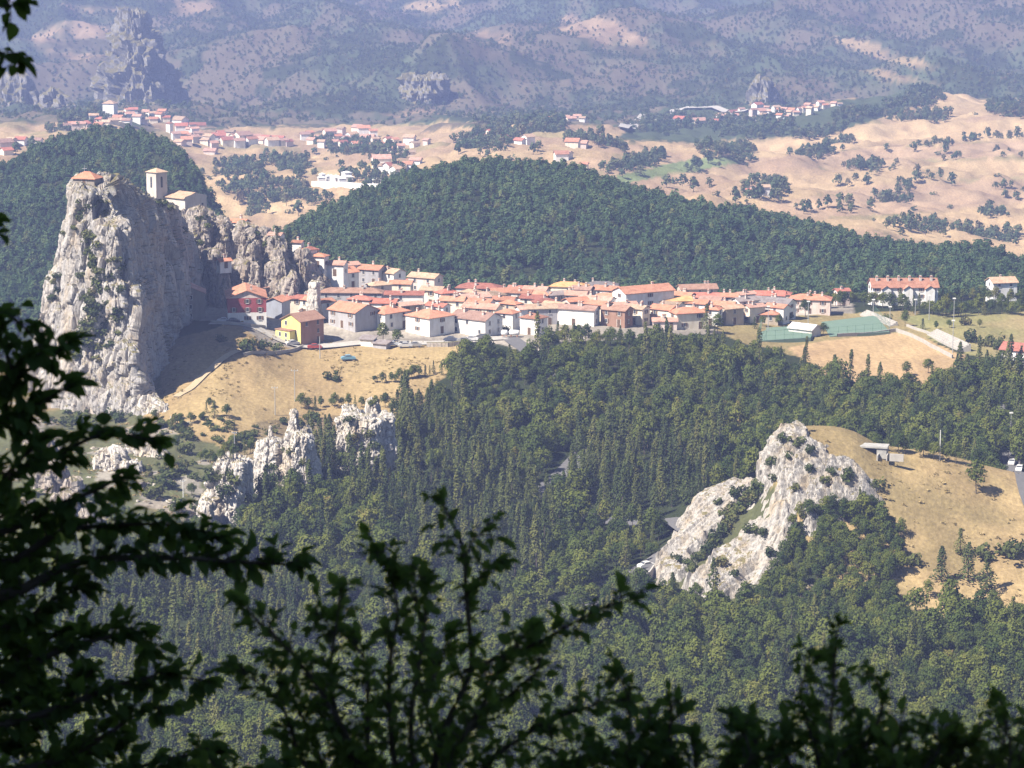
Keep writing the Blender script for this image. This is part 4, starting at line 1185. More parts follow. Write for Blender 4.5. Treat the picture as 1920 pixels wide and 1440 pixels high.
# single trees and bushes of the fields and meadows: (px, py of the foot, kind, size, label)
SINGLE = [
    (425,783,'b',.55,'small round tree alone in the dry meadow, with a long shadow'), (402,783,'p',.42,'little pointed bush beside the round tree in the meadow'), (437,842,'b',.62,'round dark tree by the meadow edge above the white crags'),
    (612,712,'s',1.3,'bush in the middle of the dry meadow'), (632,714,'s',1.0,'smaller bush right beside the one in the mid meadow'), (330,845,'b',.5,'bushy tree at the lower rim of the meadow'), (345,850,'s',1.6,'low bush at the lower rim of the meadow'),
    (290,790,'b',.5,'dense bush at the foot of the rock tower'), (262,795,'b',.42,'bush under the corner of the rock tower'), (225,790,'s',1.7,'low bush left of the dense bush below the tower'), (150,795,'s',1.7,'dark bush on the slope under the tower'), (178,800,'s',1.4,'bush beside the dark one under the tower'),
    (470,660,'s',2.0,'wide bush under the street beside the yellow house'), (455,650,'s',1.4,'bush by the street left of the yellow house'), (490,655,'s',1.6,'green bush on the bank in front of the yellow house'), (520,660,'s',1.5,'bush at the corner of the yellow house'), (410,640,'s',1.3,'dry bush on the bank in the shade of the tower'),
    (718,642,'b',.78,'full dark tree in front of the grey gabled house'), (745,645,'b',.72,'second full dark tree, beside the white hip roofed house'), (775,580,'b',.5,'green tree between two roof rows'), (843,533,'b',.5,'bright green tree behind the red roofs'), (1010,540,'b',.55,'tree at the far rim of the village'), (965,545,'s',1.6,'bush at the far rim of the village'),
    (520,450,'p',.45,'round dark pine on the brown ridge'), (540,470,'p',.62,'dark conifer on the brown ridge above the roofs'), (640,585,'s',1.6,'green bush in the narrow yard'), (950,625,'s',1.2,'bush by the white tanks'), (655,570,'s',1.2,'bush between the stepped roofs'),
    (1325,622,'p',.75,'dark conifer before the orange roofs'), (1345,625,'b',.8,'brownish tree before the orange roofs'), (1430,612,'b',.5,'tree by the green court'), (1460,612,'b',.5,'tree beside the court corner'), (1480,605,'b',.55,'tree before the white gable'), (1415,616,'p',.35,'small conifer by the court'),
    (1543,628,'b',.62,'dense round tree between the two green courts'), (1697,612,'b',.62,'round tree on the bank above the stand'), (1740,700,'b',.72,'pale green tree at the pitch corner'), (1700,705,'b',.6,'darker tree beside the pale green one at the pitch'), (1665,602,'s',1.3,'bush by the stand'), (1755,618,'b',.4,'small tree in the grass right of the stand'), (1780,615,'b',.4,'round small tree in the grass'), (1730,618,'p',.35,'small conifer above the stand'), (1812,610,'s',1.4,'bush in the right meadow'), (1837,614,'b',.35,'slender tree in the right meadow'), (1820,640,'s',2.0,'spreading bush on the bank right of the stand'), (1850,650,'s',2.0,'wide bush lower on the same bank'), (1870,655,'s',1.6,'bush at the lower end of the bank'),
    (1830,925,'b',.95,'big dark spreading tree on the grassy hill'), (1800,1040,'p',.6,'lone green tree standing on the grassy hill'), (1860,870,'b',.6,'tree by the parked cars'), (1765,1090,'p',.8,'young conifer on the grassy slope'), (1815,1090,'p',.85,'young conifer right of the first on the slope'), (1850,1110,'p',.85,'young conifer nearest the right edge'), (1860,1150,'b',.5,'young tree below the conifers'), (1790,1130,'b',.55,'yellowish bush among young conifers'), (1740,1120,'b',.5,'yellow green tree left of the conifers'), (1720,1060,'s',1.5,'bush at the border of the hill wood'), (1880,1042,'s',2,'low hedge bush on the grassy hill'), (1910,1040,'s',2,'end of the low hedge on the grassy hill'), (1850,1046,'s',1.7,'start of the low hedge on the grassy hill'),
    (1590,905,'s',1.4,'bush on the crest of the slanted rock'), (1640,915,'s',1.3,'bush right of the crest of the slanted rock'), (1520,850,'s',1.1,'bush near the top of the slanted rock'),
    (270,1000,'b',.6,'green tree on the stony slope'), (300,985,'b',.55,'green tree right of the first on the stony slope'), (330,960,'s',2,'bush on the stony slope'), (285,935,'s',1.8,'bush higher on the stony slope'), (390,905,'s',1.8,'bush left of the white crags'), (360,930,'b',.5,'tree close to the broad white crag'), (240,985,'b',.5,'tree at the left of the stony slope'),
]
def singles():
    rng = np.random.default_rng(15)
    for i, (px, py, k, s, lab) in enumerate(SINGLE):
        p, rk = hit(px, py, 540)
        kinds = {'b': BROAD, 'p': PINE, 's': SHRUB}[k]
        place({'b': 'broadleaf_tree', 'p': 'pine_tree', 's': 'bush'}[k], kinds[i % len(kinds)], p.x, p.y, p.z - .1, (s * (1.5 if k == 'p' else 1), s * rng.uniform(.9, 1.1)), rng.uniform(0, 6.28), lab, 'bush' if k == 's' else 'tree', None)
    # bushes on the rocks
    spots = [(160,455,1.4),(150,520,1.2),(175,480,1.1),(215,490,1.3),(165,560,1.5),(180,590,1.6),(188,630,1.5),(160,650,1.9),(185,655,1.5),(150,670,1.6),(105,530,1.3),(100,560,1.2),(230,500,1.0),(180,525,1.2),(205,545,1.1),(120,440,1.2),(140,430,1.0),(200,400,1.0),(215,600,1.2),(200,570,1.0),(165,390,1.0),(305,385,1.4),(320,392,1.2),(345,435,1.3),(375,410,1.2),(390,425,1.1),(370,460,1.4),(500,460,1.2),(480,440,1.0),(168,440,1.3),(172,450,1.5),(178,462,1.4),(170,472,1.3),(180,490,1.6),(176,500,1.5),(183,512,1.4),(178,538,1.6),(184,548,1.5),(174,552,1.4),(170,570,1.7),(178,578,1.5),(164,584,1.4),(172,600,1.8),(166,612,1.6),(158,625,1.7),(150,636,1.8),(158,644,1.7),(144,652,1.9),(138,664,1.7),(150,660,1.6),(205,520,1.2),(225,545,1.3),(228,505,1.2),(215,585,1.3),(196,610,1.3),(222,628,1.2),(110,520,1.1),(112,545,1.2),(205,650,1.3),(188,675,1.2),(155,400,1.1),(150,412,1.2),(148,380,1.0),(185,380,1.0)]
    for px, py, s in spots:
        p, rk = hit(px, py, 700)
        tw = px < 280
        place('bush', SHRUB[(px + py) % 4], p.x, p.y, p.z - .35, (s, s * .8), px, 'green bush clinging to the grey rock tower' if tw else 'green bush growing on the brown rock ridge', 'bush', 'bushes on the rock tower' if tw else 'bushes on the brown ridge')
    for px, py, s in [(545,850,.9),(570,870,1.0),(440,905,1.6),(420,930,1.7),(460,940,1.3),(505,880,1.2),(660,830,1.4),(690,820,1.3),(655,790,1.1),(700,840,1.2),(430,890,1.0),(520,900,1.4),(640,860,1.4)]:
        p, rk = hit(px, py, 600)
        place('bush', SHRUB[(px + py) % 4], p.x, p.y, p.z - .3, (s, s), px, 'green bush growing out of a white crag', 'bush', 'bushes on the white crags')
    for px, py, s in [(1470,825,1.1),(1450,870,1.2),(1500,1000,1.6),(1380,930,1.4),(1400,945,1.3),(1365,985,1.2),(1420,915,1.3),(1405,930,1.3),(1392,948,1.4),(1378,960,1.3),(1366,972,1.4),(1358,990,1.3),(1342,1012,1.4),(1336,1024,1.3),(1322,1038,1.3),(1310,1052,1.2),(1296,1066,1.2),(1340,1020,1.2),(1410,1000,1.3),(1490,920,1.0),(1310,1050,1.2),(1440,1040,1.2),(1590,890,1.2),(1290,1060,1.0),(1545,905,1.0),(1350,1060,1.2),(1380,1080,1.0),(1425,925,1.5),(1412,938,1.4),(1398,952,1.3),(1385,965,1.4),(1372,978,1.3),(1352,1002,1.4),(1330,1032,1.3),(1318,1046,1.1),(1300,1072,1.2),(1447,900,1.0),(1478,860,1.0),(1500,835,1.2),(1520,880,1.0),(1560,890,1.1),(1445,1085,1.2),(1432,1000,1.0),(1275,1050,.9),(1345,945,.9)]:
        p, rk = hit(px, py, 560)
        place('bush', SHRUB[(px + py) % 4], p.x, p.y, p.z - .3, (s, s), px, 'green bush rooted in the slanted white rock', 'bush', 'bushes on the slanted rock')
    # scrub of the stony slope and of the meadow rim
    k = 0
    while k < 85:
        px, py = rng.uniform(40, 480), rng.uniform(775, 1000)
        p, rk = hit(px, py, 600)
        if rk or not inpoly([px], [py], STONY + [(430, 835)])[0] or fbm2(np.array([p.x / 9]), np.array([p.y / 9]), 2, 77)[0] < -.1: continue
        s = rng.uniform(.6, 1.7)
        place('bush', SHRUB[k % 4], p.x, p.y, p.z - .2, (s, s * rng.uniform(.6, .9)), k, 'green scrub bush on the stony slope left of the white crags', 'bush', 'scrub of the stony slope'); k += 1
    k = 0
    while k < 40:
        t = rng.uniform(0, 1); c = [(300,800),(345,775),(400,800),(450,812),(520,800),(560,785),(600,778)]
        px = np.interp(t * 6, range(7), [q[0] for q in c]) + rng.normal(0, 8); py = np.interp(t * 6, range(7), [q[1] for q in c]) + rng.normal(6, 10)
        p, rk = hit(px, py, 600)
        if rk: continue
        s = rng.uniform(.5, 1.3)
        place('bush', SHRUB[k % 4], p.x, p.y, p.z - .2, (s, s * .8), k, 'bush along the lower rim of the dry meadow', 'bush', 'bushes of the meadow rim'); k += 1
    # hedgerows and woods around the village: rows of trees, each its own
    ROWS = [
        ([(1505,590),(1560,578),(1620,572),(1680,580),(1740,590),(1800,592),(1860,590),(1930,592)], 46, .72, 'dark tree in the belt behind the sports ground'),
        ([(1540,560),(1600,556),(1650,566),(1720,572),(1790,566),(1850,566),(1920,570)], 34, .70, 'tree in the upper row before the far houses'),
        ([(700,718),(740,716),(790,708),(830,700)], 14, .42, 'tree of the hedge entering the dry meadow'),
        ([(395,765),(375,790),(345,800),(320,800)], 9, .36, 'bushy tree of the hedge beside the dirt path'),
        ([(370,860),(400,868),(430,862),(460,850),(480,840)], 12, .42, 'bush like tree along the meadow rim above the crags'),
        ([(560,770),(590,766),(650,764),(690,762),(735,768),(760,785)], 16, .5, 'tree behind the row of white crags'),
        ([(1500,800),(1560,798),(1620,805)], 6, .32, 'small tree on the summit behind the slanted rock'),
        ([(1640,840),(1700,850),(1760,862),(1800,872)], 9, .62, 'tree behind the concrete ruin'),
        ([(1480,990),(1540,965),(1600,960),(1660,965)], 12, .55, 'tree at the upper rim of the bushes under the slanted rock'),
    ]
    for pts, n, s, lab in ROWS:
        seg = np.array(pts, float)
        L = np.concatenate([[0], np.cumsum(np.hypot(*np.diff(seg, axis=0).T))])
        for k in range(n):
            t = (k + rng.uniform(.1, .9)) / n * L[-1]
            p, rk = hit(np.interp(t, L, seg[:, 0]), np.interp(t, L, seg[:, 1]) + rng.normal(0, 2.0), 560)
            q = s * rng.uniform(.72, 1.25)
            pine = rng.uniform() < .16
            place('pine_tree' if pine else 'broadleaf_tree', (PINE if pine else BROAD)[k % 4], p.x, p.y, p.z - .1, (q * (.75 if pine else 1), q * rng.uniform(.9, 1.15) * (.75 if pine else 1)), rng.uniform(0, 6.28), lab, 'tree', lab.replace('tree', 'trees', 1))
    # lone trees of the far fields
    FARL = [(1415,300),(1440,308),(1482,293),(1565,275),(1580,283),(1662,283),(1676,268),(1722,273),(1742,300),(1760,290),(1772,288),(1600,322),(1620,312),(1660,318),(1720,325),(1735,333),(1715,322),(1880,295),(1820,300),(1420,346),(1395,352),(1548,335),(1625,347),(1585,362),(1635,380),(1640,370),(1665,388),(1715,395),(1740,347),(1785,348),(1748,365),(1550,388),(1575,398),(1580,393),(1595,400),(1632,395),(1860,378),(1885,372),(1885,335),(1870,330),(1905,375),(1700,346),(1780,390),(1800,400),(1460,378),(1478,362),(1445,390),(1690,440),(1850,410),(1660,222),(1700,215),(1620,300),(1905,460),(1780,440),(1830,215),(1695,205),
            (380,330),(395,336),(405,322),(480,345),(510,325),(600,380),(620,375),(640,385),(590,330),(560,360),(545,400),(560,405),(620,405),(660,398),(470,312),(500,292),(520,340),(575,305),(640,318),(690,352),(705,345),(740,318),(610,300),(590,290),(650,292),(680,290),(860,290),(900,292),(930,300),(1000,290),(1010,285),(960,300),(1150,312),(1200,330),(1260,345),(1300,360),(1330,352),(1345,368),(1250,352),(1280,350),(1400,325),(60,285),(30,290),(85,278),(100,282),(130,262)]
    for i, (px, py) in enumerate(FARL):
        if px > 1380 and i % 5 in (1, 3): continue
        g = ground(px, py, 1420)
        q = rng.uniform(.7, 1.35)
        place('field_tree', FART[i % 3] if i % 3 else FARS[i % 2], g.x, g.y, g.z - .3, (q, q * rng.uniform(.8, 1.1)), i * 1.7, 'small dark tree dotted on the tan fields at right' if px > 1380 else 'small blue green tree in the far valley fields', 'tree', 'lone trees of the right fields' if px > 1380 else 'lone trees of the far valley')
singles()

def tufts():
    m = mat_leaf('dry_grass', [(0.0, (0.16, 0.13, 0.06)), (0.5, (0.33, 0.25, 0.12)), (0.85, (0.42, 0.33, 0.17)), (1.0, (0.20, 0.19, 0.07))], 0.2)
    T_ = [(None, None, kind_meshes('grass_tuft', shrub(700 + i, h=.55, rc=.5, ncard=14, size=.26), m)[0]) for i in range(3)]
    rng = np.random.default_rng(41)
    X, Y = jgrid(-130, 130, 585, 960, 1.5, rng)
    Z = H(X, Y); px, py = proj(X, Y, Z)
    k = (((Y > 690) & (inpoly(px, py, MEADOW) | inpoly(px, py, RFIELD))) | ((Y < 695) & inpoly(px, py, RHILL)) | ((Y > 620) & (Y < 760) & inpoly(px, py, STONY)))
    k &= rng.uniform(0, 1, len(X)) < np.clip(.08 + .34 * fbm2(X / 8, Y / 14, 3, 51), .01, .6)
    scatter('grass', X[k], Y[k], Z[k], rng.uniform(.5, 1.5, k.sum()), T_, 'dry grass tufts of the meadow and the grassy hill', 12, rng.uniform(.4, .9, k.sum()))
tufts()
# ------------------------------------------------------------------ buildings
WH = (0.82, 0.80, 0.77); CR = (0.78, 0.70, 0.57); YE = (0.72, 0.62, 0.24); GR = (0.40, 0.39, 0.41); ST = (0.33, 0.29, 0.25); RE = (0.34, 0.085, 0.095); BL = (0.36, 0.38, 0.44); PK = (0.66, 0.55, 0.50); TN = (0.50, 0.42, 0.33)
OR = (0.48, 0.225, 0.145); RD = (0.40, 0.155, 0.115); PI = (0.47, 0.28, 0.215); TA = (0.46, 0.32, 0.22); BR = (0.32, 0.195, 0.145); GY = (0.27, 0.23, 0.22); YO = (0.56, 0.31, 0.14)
M_GLASS = mat_plain('window_glass', (0.07, 0.075, 0.09), 0.25, 0.1, 1.0, 0.5)
M_FRAME = mat_plain('window_frame', (0.62, 0.58, 0.54), 0.7, 0.1)
M_SHUT = mat_plain('brown_shutter', (0.16, 0.10, 0.07), 0.8, 0.2)
M_DOOR = mat_plain('door_wood', (0.14, 0.09, 0.06), 0.7, 0.2)
M_CHIM = mat_plaster((0.56, 0.50, 0.45))
M_METAL = mat_plain('grey_metal', (0.42, 0.43, 0.44), 0.5, 0.1, 1.0, 0.4, 0.3)
M_WHITE = mat_plain('white_paint', (0.75, 0.74, 0.72), 0.7, 0.06)

def _window(w, h, shut):
    b = MB()                                     # local: x along the wall, y outwards (negative), z up
    b.box((-w/2 - .12, -0.05, -h/2 - .12), (w/2 + .12, 0.02, h/2 + .12), 1)
    b.box((-w/2, -0.085, -h/2), (w/2, -0.04, h/2), 0)
    b.box((-w/2 - .2, -0.16, -h/2 - .2), (w/2 + .2, 0.02, -h/2 - .12), 1)
    if shut:
        b.box((-w/2 - .62, -0.10, -h/2), (-w/2 - .14, -0.03, h/2), 2); b.box((w/2 + .14, -0.10, -h/2), (w/2 + .62, -0.03, h/2), 2)
    return b.mesh('window', [M_GLASS, M_FRAME, M_SHUT])
W_STD, W_SHUT, W_WIDE = _window(.8, 1.15, False), _window(.7, 1.1, True), _window(1.3, 1.1, False)
_d = MB(); _d.box((-.55, -.08, -1.1), (.55, .02, 1.1), 0); _d.box((-.7, -.05, -1.1), (-.55, .02, 1.25), 1); _d.box((.55, -.05, -1.1), (.7, .02, 1.25), 1)
D_STD = _d.mesh('door', [M_DOOR, M_FRAME])
_c = MB(); _c.box((-.32, -.3, -.7), (.32, .3, 1.0), 0); _c.box((-.42, -.4, 1.0), (.42, .4, 1.12), 1); _c.box((-.25, -.25, 1.12), (.25, .25, 1.35), 0)
CHIM = _c.mesh('chimney', [M_CHIM, mat_roof(OR)])

def house(name, x, y, z, W, D, h, a, roof='g', wall=WH, tile=OR, label='', nch=1, win=True, rise=None, cat='house', group=None, seed=0, over=0.45, wins=None, base=3.0, storeys=2, door=True, lower=None):
    rng = random.Random(seed)
    root = link(name, None, None, (x, y, z), a)
    root.empty_display_size = 1
    tag(root, label, cat, group)
    rise = rise if rise is not None else D / 2 * 0.40
    w2, d2 = W / 2, D / 2
    mw, mr = mat_plaster(wall), mat_roof(tile)
    b = MB()
    z0 = -base
    zl = h * 0.42 if lower else None
    def side(p, q):
        if lower:
            b.poly([(p[0], p[1], z0), (q[0], q[1], z0), (q[0], q[1], zl), (p[0], p[1], zl)], 1)
            b.poly([(p[0], p[1], zl), (q[0], q[1], zl), (q[0], q[1], h), (p[0], p[1], h)], 0)
        else:
            b.poly([(p[0], p[1], z0), (q[0], q[1], z0), (q[0], q[1], h), (p[0], p[1], h)], 0)
    c = [(-w2, -d2), (w2, -d2), (w2, d2), (-w2, d2)]
    for i in range(4): side(c[i], c[(i + 1) % 4])
    if roof == 'g':
        b.poly([(w2, -d2, h), (w2, d2, h), (w2, 0, h + rise)], 2 if lower else 0); b.poly([(-w2, d2, h), (-w2, -d2, h), (-w2, 0, h + rise)], 2 if lower else 0)
    elif roof == 'm':
        b.poly([(w2, -d2, h), (w2, d2, h), (w2, d2, h + rise)], 0); b.poly([(-w2, d2, h), (-w2, -d2, h), (-w2, d2, h + rise)], 0); b.poly([(-w2, d2, h), (w2, d2, h), (w2, d2, h + rise), (-w2, d2, h + rise)][::-1], 0)
    link('wall', b.mesh('wall', [mw] + ([mat_plaster(lower), mat_plaster(PK)] if lower else [])), root)
    r = MB(); o = over; t = .17; sl = rise / d2 if roof != 'm' else rise / D
    def slab(pts):
        up = [(p[0], p[1], p[2] + .03 + t) for p in pts]; dn = [(p[0], p[1], p[2] + .03) for p in pts]
        r.poly(up); r.poly(dn[::-1])
        for i in range(len(pts)):
            j = (i + 1) % len(pts)
            r.poly([dn[i], dn[j], up[j], up[i]])
    if roof == 'g':
        for s in (-1, 1):
            q = [(-w2 - o, s * (d2 + o), h - o * sl), (w2 + o, s * (d2 + o), h - o * sl), (w2 + o, 0, h + rise), (-w2 - o, 0, h + rise)]
            slab(q if s < 0 else q[::-1])
    elif roof == 'h':
        k = max(0.0, w2 - d2)
        e = h - o * sl
        A, B_, C_, D_ = (-w2 - o, -d2 - o, e), (w2 + o, -d2 - o, e), (w2 + o, d2 + o, e), (-w2 - o, d2 + o, e)
        P, Q = (-k - .01, 0, h + rise), (k + .01, 0, h + rise)
        slab([A, B_, Q, P]); slab([C_, D_, P, Q]); slab([B_, C_, Q]); slab([D_, A, P])
    elif roof == 'm':
        slab([(-w2 - o, -d2 - o, h - o * sl), (w2 + o, -d2 - o, h - o * sl), (w2 + o, d2 + o, h + rise + o * sl), (-w2 - o, d2 + o, h + rise + o * sl)])
    ro = link('roof', r.mesh('roof', [mr]), root)
    for i in range(nch):
        cx = rng.uniform(-.8, .8) * max(.5, w2 - 1.2); cy_ = rng.choice((-1, 1)) * rng.uniform(.15, .55) * d2
        zz = h + rise * (1 - abs(cy_) / d2) if roof != 'm' else h + rise * (cy_ + d2) / D
        if roof == 'h': zz = min(zz, h + (w2 - abs(cx)) * sl)
        co = link('chimney', CHIM, ro, (cx, cy_, zz + .25)); co.scale = (1, 1, rng.uniform(.7, 1.15))
    if win:
        ca, sa = math.cos(a), math.sin(a)
        view = Vector((-x, -y)).normalized()
        # the four walls: (outward normal, length, rotation)
        for (nx, ny), L, off, rz in (((0, -1), W, d2, 0), ((0, 1), W, d2, math.pi), ((-1, 0), D, w2, -math.pi / 2), ((1, 0), D, w2, math.pi / 2)):
            gx, gy = nx * ca - ny * sa, nx * sa + ny * ca
            if gx * view.x + gy * view.y < 0.12: continue
            nw = wins if wins is not None else max(1, int(L / 3.5))
            if nw == 0: continue
            wm = (W_STD, W_SHUT, W_STD)[seed % 3]
            for f in range(storeys):
                for q in range(nw):
                    if rng.random() < .14: continue
                    u = (q + .5) / nw * L - L / 2 + rng.uniform(-.15, .15)
                    zz = 1.55 + f * (h / storeys) + (0 if storeys > 1 else -.1)
                    if zz > h - .7: continue
                    isd = door and f == 0 and q == nw // 2 and ny != 0
                    px_, py_ = nx * off - ny * u * 1.0, ny * off + nx * u
                    if ny != 0: px_, py_ = u, ny * off
                    else: px_, py_ = nx * off, u
                    link('door' if isd else 'window', D_STD if isd else wm, root, (px_, py_, 1.1 if isd else zz), rz)
    return root

def solve_house(pxL, pxR, pyR, storeys, a, r, roof, rise_k, y0=815, y1=985):
    """distance at which a house of so many storeys shows its ridge in image row pyR"""
    pc = (pxL + pxR) / 2
    best = None
    for Y in np.arange(y0, y1, 1.5):
        m = (pxR - pxL) / FPX * Y
        D = m / (r * abs(math.cos(a)) + abs(math.sin(a))); W = r * D
        s, _ = st(pc, pyR)
        x = float(s) * Y
        h = storeys * 2.45 + .2
        rise = D / 2 * rise_k
        zt = h1(x, Y) + h + rise
        d = zt - zrow(pyR, Y)
        if best is None or abs(d) < abs(best[0]): best = (d, x, Y, W, D, h, rise)
        if d > 0 and best[0] == d: pass
    return best[1:]

# (left, right, ridge row) in the photo, storeys, turn in degrees, length : depth, roof, walls, tiles, chimneys, label
VILLAGE = [
    (421,500,538,3,97,1.35,'g',RE,OR,1,'dark red house with white lower floor and pale gable'),
    (446,508,509,2,4,2.2,'g',TN,OR,1,'long low house with one orange roof under the brown ridge'),
    (516,538,513,2,10,1.3,'g',TN,OR,0,'narrow tan house with a steep orange roof right of the long low one'),
    (470,504,530,2,35,1.1,'m',WH,PI,0,'white walled house with a slanting top behind the red house'),
    (503,546,532,2,20,1.5,'g',TN,RD,1,'low house with reddish brown roofs behind the blue grey block'),
    (500,540,556,3,70,1.1,'g',BL,OR,0,'blue grey windowless house block right of the red house'),
    (540,580,553,2,-8,1.6,'g',CR,RD,0,'small house with red roof beside the green terrace'),
    (556,596,556,2,-30,1.7,'g',CR,OR,1,'cream house with a row of windows behind the yellow house'),
    (590,625,560,3,40,1.2,'g',WH,OR,0,'white and grey corner house left of the big grey gable'),
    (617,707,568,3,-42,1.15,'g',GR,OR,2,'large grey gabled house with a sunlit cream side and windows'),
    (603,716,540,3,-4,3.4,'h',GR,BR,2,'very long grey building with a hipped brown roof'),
    (605,670,502,3,38,1.35,'g',WH,OR,1,'tall white gabled house at the foot of the brown ridge'),
    (642,672,491,3,30,1.1,'g',WH,PI,0,'narrow white house standing above the roofs at the top of the village'),
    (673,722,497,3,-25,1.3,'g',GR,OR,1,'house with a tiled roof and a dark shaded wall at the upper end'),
    (707,758,503,3,-40,1.3,'g',WH,TA,1,'white house with a tan roof and a gable turned right'),
    (750,812,522,2,-10,1.8,'h',WH,RD,2,'white house with a broad red roof and small dark windows'),
    (767,828,512,2,-28,1.7,'g',PK,TA,1,'tan roofed house on the far rim behind the broad red roof'),
    (712,792,546,2,-3,3.2,'g',WH,RD,1,'long white house with a straight red roof in mid village'),
    (790,833,537,2,-18,1.4,'g',CR,TA,1,'cream house with a wide tan roof'),
    (817,858,542,2,30,1.2,'h',WH,RD,2,'white house with a small red pyramid roof'),
    (857,918,550,2,32,1.7,'g',WH,PI,2,'white gabled house with a long shaded side under a pink roof'),
    (857,940,531,2,-12,2.2,'h',WH,RD,3,'house with the biggest red hip roof on the far rim'),
    (918,972,540,2,15,1.6,'g',PK,OR,1,'pinkish house with orange roof next to the biggest red roof'),
    (925,968,556,2,-20,1.6,'g',WH,OR,1,'white house front with two rows of small windows below orange tiles'),
    (868,940,569,2,-24,2.0,'g',CR,PI,1,'low house with a long sloping pink and orange roof'),
    (932,972,580,3,-30,1.3,'h',WH,OR,0,'white house with an orange hip roof and windows above the white tanks'),
    (845,940,584,2,-36,1.5,'g',WH,PI,2,'white and grey house with a pink roof and a shaded porch side'),
    (762,850,578,3,45,1.0,'h',WH,OR,3,'big square white house with orange hip roof, sunlit left and grey right side'),
    (690,766,573,2,43,1.2,'h',WH,OR,2,'orange hip roofed white house behind the two dark trees'),
    (977,1024,588,3,-35,1.2,'h',WH,OR,1,'slim white house at the wood edge with a small orange roof'),
    (968,998,573,3,20,1.0,'g',WH,PI,0,'bright white gable wall without windows'),
    (985,1042,570,2,10,1.7,'g',GR,TA,1,'house with dark open shed below a tan roof'),
    (1040,1122,572,2,-22,2.6,'g',WH,PI,2,'long white house with windows, its pink roof running down to the trees'),
    (960,998,543,2,-15,1.5,'g',WH,OR,1,'white house with orange roof between the red rim roof and the pink roofs'),
    (977,1022,553,2,-20,1.6,'g',CR,RD,1,'cream house under a brick red roof'),
    (982,1028,537,2,-18,1.5,'g',PK,PI,2,'house with a dusty pink roof on the far rim'),
    (1022,1062,546,2,25,1.3,'g',GR,GY,0,'house with a dark grey roof near the far rim'),
    (1034,1102,529,2,-14,2.0,'h',CR,YO,2,'house with a broad yellowish orange roof on the rim'),
    (1054,1102,546,2,-18,1.6,'g',PK,PI,2,'pale pink house below the yellowish roof'),
    (1085,1152,555,2,-24,2.0,'g',WH,PI,1,'white house with dark windows and a long pink roof in the middle'),
    (1100,1156,528,2,-5,1.9,'h',GR,GY,1,'house with a grey hip roof on the far rim'),
    (1113,1162,536,2,-22,1.5,'g',WH,OR,2,'white house with orange roof left of the high church like building'),
    (1150,1262,535,4,28,2.1,'g',WH,OR,1,'highest house of the village, white gable with one dark window and a long orange roof'),
    (1206,1240,553,3,35,1.2,'g',WH,OR,0,'white gabled block leaning on the highest house'),
    (1234,1294,556,2,6,1.9,'g',TN,YO,1,'house with a bright yellow orange roof'),
    (1128,1184,573,2,-30,1.6,'g',BR,BR,2,'house with brown shaded roof at the wood edge'),
    (1160,1204,580,1,24,1.5,'g',CR,TA,1,'low house with a pale yellow tan roof'),
    (1195,1242,584,1,-20,1.7,'g',PK,PI,1,'low house with faded pink tiles near the wood'),
    (1220,1270,572,2,-35,1.4,'g',CR,OR,1,'house with orange roof and a dark gable turned right'),
    (1226,1266,596,1,0,1.8,'g',PK,PI,2,'lowest pink roofed house touching the wood'),
    (1272,1342,533,2,10,2.0,'g',TN,BR,2,'house with the large plain brown roof on the far rim'),
    (1290,1346,549,2,-5,1.8,'g',PK,RD,1,'red roofed house in front of the large brown roof'),
    (1313,1354,556,2,-20,1.6,'g',WH,PI,0,'white sided house between red and orange roofs'),
    (1346,1382,550,2,-8,1.5,'g',PK,OR,2,'small orange roofed house before the grey roofs'),
    (1255,1324,576,2,20,1.5,'h',CR,OR,2,'wide orange hip roof house above the dark trees'),
    (1330,1378,565,2,-15,1.7,'g',CR,OR,1,'orange roofed house left of the white block'),
    (1374,1420,557,2,28,1.5,'g',WH,GY,1,'white block with grey brown roof'),
    (1413,1490,558,2,-30,1.9,'g',WH,GY,3,'long cream house with a grey brown roof and white gable at right'),
    (1414,1472,546,2,-12,1.9,'g',WH,RD,2,'white house with dark red roof behind the grey brown roofs'),
    (1378,1458,581,1,-6,2.6,'h',TN,OR,0,'low shed with one wide orange roof by the green court'),
    (1480,1558,552,2,-10,2.0,'h',PK,OR,4,'house with spreading orange roofs and several chimneys at the right end'),
    (1566,1590,541,2,15,1.3,'g',PK,RD,1,'small red roofed house half hidden in the tree belt'),
]

FILL = [(700,742,560),(745,790,566),(800,842,568),(828,872,556),(878,926,560),(902,946,546),(940,976,564),(1000,1042,560),(1020,1062,566),(1058,1102,558),(1098,1142,564),(1118,1162,550),(1150,1192,566),(1178,1216,572),(1240,1282,566),(1262,1302,548),(1288,1330,562),(1320,1352,574),(1350,1392,572),(1396,1432,570),(1438,1478,570),(998,1036,547),(1074,1112,536),(1380,1414,547),(1438,1482,545),(655,700,555),(690,732,528),(733,772,526),(636,682,518),(866,905,543),(955,990,536),(1180,1220,548),(1228,1262,542)]

